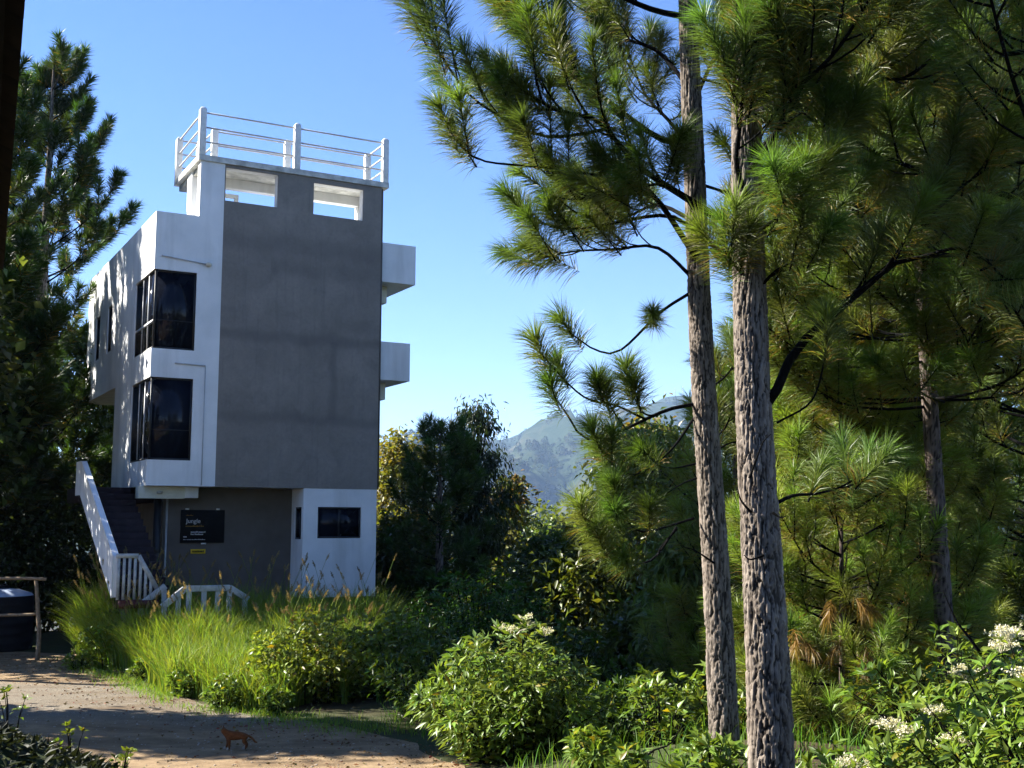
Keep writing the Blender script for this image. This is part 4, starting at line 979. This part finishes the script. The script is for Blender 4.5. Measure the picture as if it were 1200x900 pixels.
broad_px('leafy tree between the left pine and the house, sky showing through', 92, 395, 38, 110, 83, nleaf=10000, ls=(.22, .12), col=(.8, .8, .55), clumps=70, z0f=.35, cr=.65, gap=.8)
broad_px('broadleaf tree close behind the house at left', 140, 470, 40, 90, 84, nleaf=8000, ls=(.22, .12), col=(.7, .78, .5), clumps=56, z0f=.3, cr=.65)
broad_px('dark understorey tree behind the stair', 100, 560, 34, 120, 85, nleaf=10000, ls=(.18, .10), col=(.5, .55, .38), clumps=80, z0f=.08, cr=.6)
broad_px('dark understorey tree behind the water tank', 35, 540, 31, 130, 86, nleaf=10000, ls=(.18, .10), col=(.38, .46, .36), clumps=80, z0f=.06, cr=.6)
broad_px('sunlit-topped tree at the far left, half hidden by the eave', -20, 420, 36, 120, 87, nleaf=8000, ls=(.2, .11), col=(.45, .55, .42), clumps=60, z0f=.2, cr=.7)
for q, (x, y, hh, sd) in enumerate([(-13.8, 24.9, 9.8, 88), (-18.5, 30.5, 13, 89), (-20, 38, 14, 90)]):
    r = broadleaf((x, y, gz(x, y)), (x + .3, y, gz(x, y) + hh), [2.8, 3.2, 3.6][q], ['round tree out of frame left, shading the tank', 'tall tree out of frame left, shading the wood', 'tree out of frame left beyond the wood'][q], sd, nleaf=11000, ls=(.3, .18), clumps=80, z0f=.06, cr=.8, gap=.3); settle(r, (x, y, gz(x, y)))
# tree out of frame left whose shade lies in a strip across the path
r = broadleaf((-14.6, 21.4, gz(-14.6, 21.4)), (-14.4, 21.6, 17.6), 3.3, 'tall clear-stemmed tree out of frame left, its high crown shading the shrubs', 92, nleaf=26000, ls=(.28, .16), clumps=130, z0f=.66, cr=.8, gap=.2); settle(r, (-14.6, 21.4, gz(-14.6, 21.4)))
r = broadleaf((-12.5, 16.8, gz(-12.5, 16.8)), (-12.4, 17.0, 10.8), 1.2, 'slim tree out of frame left, its shade lying across the path', 91, nleaf=26000, ls=(.2, .12), clumps=90, z0f=.24, cr=.5, gap=.2); settle(r, (-12.5, 16.8, gz(-12.5, 16.8)))

# ------------------------------------------------------------------ shrubs, grass, weeds
def place(b): return (b[0], b[1], gz(b[0], b[1]))
bush(place((.05, 13.2)), 1.08, 1.42, 'bright green bush with lance leaves and a few white flower heads, by the path', 101, stems=170, per=50, ls=(.125, .036), flowers=5, lean=(-.05, -.05), flat=.62, name='flowering_bush')
bush(place((3.75, 7.9)), 1.4, 1.76, 'large bright bush topped with many white flower heads, lower right corner', 102, stems=210, per=40, ls=(.115, .034), flowers=20, name='flowering_bush', flat=.8)
bush(place((2.75, 8.3)), .65, 1.05, 'low bush with cream flower heads at the foot of the nearest pine', 103, stems=70, per=24, ls=(.11, .033), flowers=6, name='flowering_bush')
bush(place((4.1, 11.0)), 1.1, 1.2, 'leafy shrub behind the large white-flowered bush', 104, stems=70, per=24, ls=(.12, .04), name='leafy_shrub')
bush(place((-2.95, 18.0)), 1.15, 1.35, 'small-leaved yellow-green shrub beside the tall grass', 105, stems=130, per=52, ls=(.095, .055), col=(1.25, 1.05, .8), fine=False, flat=.5, name='leafy_shrub')
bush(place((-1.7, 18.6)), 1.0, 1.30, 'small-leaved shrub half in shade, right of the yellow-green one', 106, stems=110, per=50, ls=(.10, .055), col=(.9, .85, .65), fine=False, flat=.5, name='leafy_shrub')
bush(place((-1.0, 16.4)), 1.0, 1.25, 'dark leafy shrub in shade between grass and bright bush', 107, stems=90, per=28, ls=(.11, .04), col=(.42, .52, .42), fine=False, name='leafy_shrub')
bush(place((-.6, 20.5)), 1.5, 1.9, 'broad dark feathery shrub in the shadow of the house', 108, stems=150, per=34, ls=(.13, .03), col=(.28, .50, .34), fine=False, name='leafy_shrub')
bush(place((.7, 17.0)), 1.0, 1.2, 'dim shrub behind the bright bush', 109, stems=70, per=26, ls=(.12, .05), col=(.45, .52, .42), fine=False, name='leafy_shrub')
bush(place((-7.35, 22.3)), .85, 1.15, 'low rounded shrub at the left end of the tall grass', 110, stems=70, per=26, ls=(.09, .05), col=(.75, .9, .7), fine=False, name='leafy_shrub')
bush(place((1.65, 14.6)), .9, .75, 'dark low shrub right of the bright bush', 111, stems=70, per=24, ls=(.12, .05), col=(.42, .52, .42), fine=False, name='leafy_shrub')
weeds = [((1.30, 9.6), .30, .42, 'broad-leaved weed left of the slimmer front trunk'), ((.95, 9.9), .22, .45, 'upright weed at the bottom edge, left of the front trunks'), ((1.62, 9.9), .35, .50, 'leafy weed at the foot of the slimmer front trunk'), ((1.45, 8.6), .35, .38, 'big-leaved weed between the feet of the front trunks'), ((2.2, 12.5), .5, .8, 'leafy weed behind the front trunks'), ((1.55, 12.4), .5, .7, 'leafy weed left behind the slimmer front trunk'), ((2.35, 9.2), .4, .6, 'leafy weed right of the nearest trunk'), ((.75, 11.2), .3, .35, 'small weed right of the bright bush')]
for q, ((x, y), rx, h, lb) in enumerate(weeds):
    bush(place((x, y)), rx, h, lb, 120 + q, stems=int(18 + 40 * rx), per=12, ls=(.11, .045), col=(1.0, 1.0, .9), name='weed', cat='weed', group='leafy weeds around the pine trunks')
edgew = [((-6.2, 20.2), .25, .40, 'small weed at the path edge, left part of the grass'), ((-5.0, 18.2), .28, .45, 'leafy weed at the path edge in the middle of the grass'), ((-4.1, 17.1), .30, .5, 'leafy weed at the path edge before the yellow-green shrub'), ((-7.9, 21.8), .25, .35, 'low weed at the left corner of the grass'), ((-3.3, 16.7), .25, .4, 'weed at the path edge right of the grass')]
for q, ((x, y), rx, h, lb) in enumerate(edgew):
    bush(place((x, y)), rx, h, lb, 180 + q, stems=26, per=14, ls=(.09, .035), col=(.95, .95, .75), name='weed', cat='weed', group='weeds along the path edge')
bedw = [((-4.25, 10.2), .16, .50, 'thin weed with small yellow-green leaves at the left edge of the bed'), ((-3.75, 10.3), .16, .34, 'sparse weed with curled leaves on top of the dark bed'), ((-3.3, 10.2), .12, .24, 'grassy sprout on the crest of the dark bed'), ((-2.85, 9.9), .14, .20, 'low weed at the right end of the dark bed')]
for q, ((x, y), rx, h, lb) in enumerate(bedw):
    bush(place((x, y)), rx, h, lb, 140 + q, stems=6, per=5, ls=(.055, .028), col=(.75, .70, .5), name='weed', cat='weed', group='weeds on the dark planting bed')
# leaf cover of the bed
g = np.random.default_rng(150); k = 11000
a = g.random(k) * 6.283; rr = np.sqrt(g.random(k)) * 1.16
x = -5.1 + np.cos(a) * rr * 2.7; y = 9.2 + np.sin(a) * rr * 2.5
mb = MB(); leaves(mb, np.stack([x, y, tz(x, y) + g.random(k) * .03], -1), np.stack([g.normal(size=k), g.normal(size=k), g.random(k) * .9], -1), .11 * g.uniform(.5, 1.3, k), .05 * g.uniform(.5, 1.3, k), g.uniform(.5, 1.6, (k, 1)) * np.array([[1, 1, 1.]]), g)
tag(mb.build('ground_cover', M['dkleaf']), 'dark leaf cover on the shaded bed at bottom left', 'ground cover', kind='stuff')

# tall grass with seed heads in front of the house
def grass_patch(name, k, sampler, hmin, hmax, label, wd=.009, seed=160, heads=0, colr=(1, 1, 1)):
    g = np.random.default_rng(seed); x, y, hs = sampler(g, k); k = len(x)
    h = hs * g.uniform(hmin, hmax, k); z = tz(x, y) - .02
    a = g.random(k) * 6.283; bend = g.uniform(.1, .75, k) * h; w = wd * g.uniform(.6, 1.5, k)
    dx, dy = np.cos(a), np.sin(a); fa = g.random(k) * 3.14; sx, sy = np.cos(fa) * w / 2, np.sin(fa) * w / 2
    V = []
    for f, wf in ((0, 1), (.4, .95), (.75, .65), (1, 0)):
        cx, cy, cz = x + dx * bend * f ** 2.3, y + dy * bend * f ** 2.3, z + h * (f - .22 * f ** 4 * bend / h)
        if wf: V += [np.stack([cx - sx * wf, cy - sy * wf, cz], -1), np.stack([cx + sx * wf, cy + sy * wf, cz], -1)]
        else: V += [np.stack([cx, cy, cz], -1)]
    V = np.stack(V, 1).reshape(-1, 3); q = np.arange(k)[:, None] * 7
    c = np.array(colr) * g.uniform(.65, 1.35, (k, 1)) * np.stack([g.uniform(.7, 1.3, k), np.ones(k), g.uniform(.6, 1.1, k)], -1)
    mb = MB(); mb.add(V, q + np.array([[0, 1, 3, 2]]), 0, np.repeat(c, 7, 0)); mb.f.append((q + np.array([[2, 3, 5, 4]]), 0)); mb.f.append((q + np.array([[4, 5, 6]]), 0))
    hb = MB()
    if heads:
        for w_ in range(heads):
            i = g.integers(k); 
            if hs[i] < .75: continue
            L = h[i] * 1.12 + .12; b = np.array([x[i], y[i], z[i]]); d = np.array([dx[i], dy[i], 0]) * .28
            pts = smooth_path([b, b + np.array([0, 0, L * .6]) + d * L * .25, b + np.array([0, 0, L]) + d * L * .8], 8)
            mb.tube(pts, .0035, 3, 0, False, c[i]); t = unit(pts[-1] - pts[-2] + d * .1 - np.array([0, 0, .02]))
            kk = 90; u = g.random(kk); P = pts[-1] + t * (u * .17)[:, None]; o = g.normal(size=(kk, 3)) 
            leaves(mb, P, unit(o) * .9 + t * .9, 0.033 * np.sin(np.pi * np.clip(u * .8 + .18, 0, 1)) + .008, .007, np.repeat(np.array([[1., 1, 1]]) * g.uniform(.7, 1.3), kk, 0), g, 1)
    tag(mb.build(name, [M['grass'], M['seed']]), label, 'grass', kind='stuff')
def front_y(x): return np.interp(x, [-8.4, -7.6, -5.6, -4.6, -3.2, -2.6], [23.2, 22.0, 19.0, 17.6, 16.8, 17.6])
def samp(g, k):
    x = g.uniform(-8.3, -2.4, k); fy = front_y(x); u = g.random(k) ** 1.2; by = np.interp(x, [-8.4, -6, -2.4], [23.6, 23.6, 24.6])
    y = fy + u * np.maximum(.3, by - fy) + (vnoise(x * 1.7, x * 0 + 3.3) - .5) * 1.2
    keep = (g.random(k) < .35 + .9 * vnoise(x * 1.6, y * 1.6)); x, y, u = x[keep], y[keep], u[keep]
    return x, y, np.clip(.55 + u * .62 + .16 * np.exp(-((x + 7.2) / .8) ** 2) + .25 * (vnoise(x * 1.1 + 9, y * 1.1) - .5), .3, 1.12)
grass_patch('tall_grass', 48000, samp, .85, 1.58, 'tall yellow-green grass with tan seed heads in front of the house', .0125, 160, 420)
def samp2(g, k):
    t = g.random(k); x = np.interp(t, [0, .3, .6, 1], [-8.2, -6.2, -4.6, -1.4]); x = x + g.normal(size=k) * .5
    y = np.interp(x, [-9, -8.4, -6.6, -5.2, -3.4, -1.4], [23.6, 22.6, 20.2, 18.0, 16.3, 15.0]) + g.normal(size=k) * .32
    keep = vnoise(x * 1.3, y * 1.3) > .38; return x[keep], y[keep], np.ones(keep.sum())
grass_patch('short_grass', 5200, samp2, .04, .16, 'short grass creeping over the edge of the path', .007, 161, 0, (.9, 1.05, .8))
def samp3(g, k):
    x = g.uniform(-2, 6, k); y = g.uniform(8.5, 18, k); keep = (vnoise(x * .9, y * .9) > .45) & (x > path_right(y) + .3); return x[keep], y[keep], np.ones(keep.sum())
grass_patch('undergrowth_grass', 9000, samp3, .12, .38, 'thin grass on the shaded ground under the pines', .008, 162, 0, (.6, .85, .7))
# ground cover plants under the trees on the slope behind
g = np.random.default_rng(170); k = 26000
x = g.uniform(-9, 12, k); y = g.uniform(15, 34, k); keep = (vnoise(x * .7, y * .7) > .35) & (x > np.where(y < 25, path_right(y) + 1.6, -30)) & ~((x > -9.5) & (x < -2) & (y > 22.5) & (y < 36) & (x < -2.2 + (y - 27) * -.4)); x, y = x[keep], y[keep]; k = len(x)
mb = MB(); hh = g.random(k) ** 1.5 * .8 * vnoise(x * .8 + 4, y * .8)
leaves(mb, np.stack([x, y, tz(x, y) + hh], -1), np.stack([g.normal(size=k), g.normal(size=k), g.normal(size=k) * .5 + .2], -1), .15 * g.uniform(.6, 1.3, k), .075 * g.uniform(.6, 1.3, k), g.uniform(.5, 1.2, (k, 1)) * np.array([[.8, .95, .8]]), g)
tag(mb.build('undergrowth', M['leaf']), 'low dark leafy undergrowth under the trees', 'undergrowth', kind='stuff')
# loose pebbles and fallen leaves on the yard
g = np.random.default_rng(180); k = 3600; y = g.uniform(11, 22.5, k); x = g.uniform(-11, 0, k); keep = x < path_right(y) - .1; x, y = x[keep], y[keep]; k = len(x)
s = .007 + .016 * g.random(k) ** 5; ico = np.array([(0, 0, 1), (.9, 0, .2), (.28, .85, .15), (-.72, .53, .2), (-.72, -.53, .1), (.28, -.85, .2), (0, 0, -.5)])
V = np.stack([x, y, tz(x, y) + .014], -1)[:, None] + ico[None] * s[:, None, None] * g.uniform(.7, 1.3, (k, 7, 3)) * np.array([1.2, 1, .7]); q = np.arange(k)[:, None] * 7
mb = MB(); 
for j in range(5): mb_f = np.concatenate([q + np.array([[0, 1 + j, 1 + (j + 1) % 5]]), q + np.array([[6, 1 + (j + 1) % 5, 1 + j]])]); (mb.add(V.reshape(-1, 3), mb_f) if j == 0 else mb.f.append((mb_f, 0)))
tag(mb.build('gravel', M['pebble']), 'loose pebbles on the path', 'gravel', kind='stuff')
k = 1500; y = g.uniform(10, 24, k); x = path_right(y) - np.abs(g.normal(size=k)) * 1.6
mb = MB(); leaves(mb, np.stack([x, y, tz(x, y) + .025], -1), np.stack([g.normal(size=k), g.normal(size=k), g.random(k) * .3], -1), .05 * g.uniform(.5, 1.4, k), .025 * g.uniform(.6, 1.3, k), g.uniform(.5, 1.3, (k, 3)) * np.array([[1, .9, .8]]), g)
tag(mb.build('leaf_litter', M['litter']), 'dry fallen leaves along the path edge', 'leaf litter', kind='stuff')
# bare twigs by the path and among the flowers
for lb, pts, Yd, sd in (('bare forked twig sticking up out of the white-flowered bush', [(1150, 765), (1135, 745), (1120, 725), (1105, 690)], 9.0, 1), ('tangle of dry twigs on the ground left of the front trunks', [(740, 905), (765, 880), (785, 872), (800, 850)], 10.2, 2)):
    P = px(pts, Yd); root = empty('dead_branch', tuple(P[0]), 0, lb, 'branch'); g2 = np.random.default_rng(sd); m = MB(); P = [p - np.array(root.location) for p in P]
    sp = smooth_path(P, 12); m.tube(sp, np.linspace(.012, .004, 12), 6)
    for q in range(3 if sd == 1 else 9):
        u = g2.uniform(.1, .9); p = interp_path(sp, np.array([u]))[0]; e = p + g2.normal(size=3) * np.array([.18, .08, .14]); m.tube(smooth_path([p, (p + e) / 2 + g2.normal(size=3) * .03, e], 6), np.linspace(.006, .002, 6), 5)
    m.build('wood', M['dead'], root, True)

# ------------------------------------------------------------------ far forest, ridge trees, masts
g = np.random.default_rng(200)
def on(mt, x, y):
    Xg, Yg, Zg, Tg = mt; nx, ny = Xg.shape
    i = np.clip(((x - Xg[0, 0]) / (Xg[-1, 0] - Xg[0, 0]) * (nx - 1)).astype(int), 0, nx - 1)
    j = np.argmin(np.abs(Yg[i] - y[:, None]), 1); return Zg[i, j]
def zfar(x, y): return np.maximum(np.maximum(tz(x, y), on(MT, x, y)), np.where((x > -1300) & (x < 300), on(HL, x, y), -99))
xs, ys, hs = [], [], []
for Ya, Yb, k, hh in ((75, 200, 420, 9), (200, 500, 1500, 11), (500, 1000, 2600, 12), (1000, 2300, 5200, 13)):
    y = np.sqrt(g.uniform(Ya**2, Yb**2, k)); x = (g.uniform(-60, 1000, k) * 1.0 + 250 - 600) / F * y; keep = fbm(x * .008, y * .006, 3) > (.40 if Ya > 900 else .28)
    xs.append(x[keep]); ys.append(y[keep]); hs.append(hh * g.uniform(.6, 1.25, keep.sum()))
x, y, h = map(np.concatenate, (xs, ys, hs)); z = zfar(x, y); k = len(x)
nq = 46; u = g.random((k, nq)); a = g.random((k, nq)) * 6.283; con = (g.random(k) < .5)[:, None]
prof = np.where(con, (1 - u) * .30 + .03, np.sin(np.pi * np.clip(u * .9 + .08, 0, 1)) * .32); rr = prof * np.sqrt(g.uniform(.3, 1, (k, nq))) * h[:, None]
P = np.stack([x[:, None] + np.cos(a) * rr, y[:, None] + np.sin(a) * rr, z[:, None] + h[:, None] * (.12 + .88 * u)], -1).reshape(-1, 3)
D = np.stack([np.cos(a), np.sin(a), -.2 + .5 * g.normal(size=(k, nq))], -1).reshape(-1, 3)
c = np.repeat(g.uniform(.6, 1.5, (k, 1)) * np.stack([g.uniform(.8, 1.6, k), np.ones(k), g.uniform(.7, 1.1, k)], -1), nq, 0)
sz = np.repeat(h, nq) * .22; mb = MB(); leaves(mb, P, D, sz, sz * .75, c, g)
tag(mb.build('forest', M['farleaf']), 'wooded valley and mountain slopes fading into haze', 'forest', kind='stuff')
for q, (a, b, hh) in enumerate([(466, 516, 13), (474, 514, 16), (482, 513, 17), (491, 516, 15), (500, 519, 12)]):
    D_ = 1500; p = at(a, b + 4, D_); p[2] = float(on(HL, np.array([p[0]]), np.array([p[1]]))[0]) - 1
    lb = ['leftmost', 'second from left', 'middle', 'second from right', 'rightmost'][q]
    g2 = np.random.default_rng(300 + q); m = MB(); k = 260; u = g2.random(k); aa = g2.random(k) * 6.283; r_ = np.sin(np.pi * np.clip(u * .85 + .12, 0, 1)) * hh * .42 * np.sqrt(g2.uniform(.1, 1, k))
    P = np.stack([np.cos(aa) * r_, np.sin(aa) * r_, hh * (.35 + .7 * u)], -1)
    root = empty('ridge_tree', tuple(p), 0, lb + ' of the five far trees on the hazy ridge right of the house', 'tree', 'trees on the hazy ridge')
    leaves(m, P, g2.normal(size=(k, 3)), hh * .13, hh * .1, np.ones((k, 3)) * g2.uniform(.8, 1.2), g2); m.build('crown', M['farleaf'], root)
    MB().tube([(0, 0, -2), (0, 0, hh * .8)], [.5, .2], 6).build('trunk', M['bark2'], root)
for q, (a, hh) in enumerate([(779, 17), (785, 13), (791, 20), (800, 26), (808, 15)]):
    p = at(a, 465, 2500); p[2] = float(on(MT, np.array([p[0]]), np.array([p[1]]))[0]) - 2
    root = empty('radio_mast', tuple(p), 0, ['leftmost', 'second', 'middle', 'tallest', 'rightmost'][q] + ' of the thin masts on the far mountain top', 'mast', 'masts on the mountain top')
    m = MB()
    for sx, sy in ((-1, -1), (1, -1), (0, 1)): m.tube([(sx * 1.1, sy * 1.1, 0), (sx * .15, sy * .15, hh)], .22, 4)
    for w_ in range(6): zz = hh * (w_ + .5) / 6.5; s_ = 1.1 - .95 * zz / hh; m.tube([(-s_, -s_, zz), (s_, -s_, zz + hh * .08)], .12, 4).tube([(s_, -s_, zz), (0, s_, zz + hh * .08)], .12, 4)
    m.build('lattice', M['mast'], root); MB().lathe([(0, 0), (.9, .3), (1.3, .9)], 10, (0, -.5, hh * .8)).build('dish', M['mast'], root)

# ------------------------------------------------------------------ air
hz = MB().box((-6900, -6900, -140), (6900, 6900, 420)).build('haze', plain('unused_paint', (.5, .5, .5)))
tag(hz, 'thin blue haze over the valley', 'haze', kind='stuff')
m = bpy.data.materials.new('valley_haze'); m.use_nodes = True; nt = m.node_tree; nt.nodes.clear()
o = nt.nodes.new('ShaderNodeOutputMaterial'); v = nt.nodes.new('ShaderNodeVolumePrincipled'); v.inputs['Color'].default_value = (.42, .63, 1, 1); v.inputs['Density'].default_value = .00015; v.inputs['Anisotropy'].default_value = .0
nt.links.new(v.outputs[0], o.inputs['Volume']); hz.data.materials.clear(); hz.data.materials.append(m)

# ------------------------------------------------------------------ light, sky, camera
w = bpy.data.worlds.new('World'); scene.world = w; w.use_nodes = True; nt = w.node_tree
sky = nt.nodes.new('ShaderNodeTexSky'); sky.sky_type = 'NISHITA'; sky.sun_disc = False; sky.sun_elevation = SUN_EL; sky.sun_rotation = SUN_AZ
sky.altitude = 900; sky.air_density = 1.0; sky.dust_density = .15; sky.ozone_density = 3.0
hs_ = nt.nodes.new('ShaderNodeHueSaturation'); hs_.inputs['Saturation'].default_value = 1.22; hs_.inputs['Hue'].default_value = .514; nt.links.new(sky.outputs[0], hs_.inputs['Color'])
bg = nt.nodes['Background']; bg.inputs['Strength'].default_value = .0557; nt.links.new(hs_.outputs[0], bg.inputs['Color'])
sl = bpy.data.lights.new('sun', 'SUN'); sl.energy = 5.0; sl.angle = R(.53); sl.color = (1, .95, .86)
so = bpy.data.objects.new('sun', sl); COL.objects.link(so); so.rotation_euler = Vector(SUND).to_track_quat('Z', 'Y').to_euler(); so.location = (-30, 0, 40)
cd = bpy.data.cameras.new('camera'); cd.sensor_width = 36; cd.lens = F / 1200 * 36; cd.clip_start = .05; cd.clip_end = 20000
co = bpy.data.objects.new('camera', cd); COL.objects.link(co); co.location = (0, 0, H); co.rotation_euler = (math.pi / 2 + PITCH, R(-.12), 0)
scene.camera = co
scene.view_settings.view_transform = 'Standard'; scene.view_settings.look = 'None'; scene.view_settings.exposure = 2.20; scene.view_settings.gamma = 1; scene.view_settings.use_curve_mapping = False
cy = scene.cycles; cy.max_bounces = 6; cy.diffuse_bounces = 2; cy.glossy_bounces = 3; cy.transmission_bounces = 4; cy.transparent_max_bounces = 4; cy.volume_bounces = 0; cy.use_denoising = True; cy.use_adaptive_sampling = True; cy.adaptive_threshold = .015; cy.caustics_reflective = False; cy.caustics_refractive = False
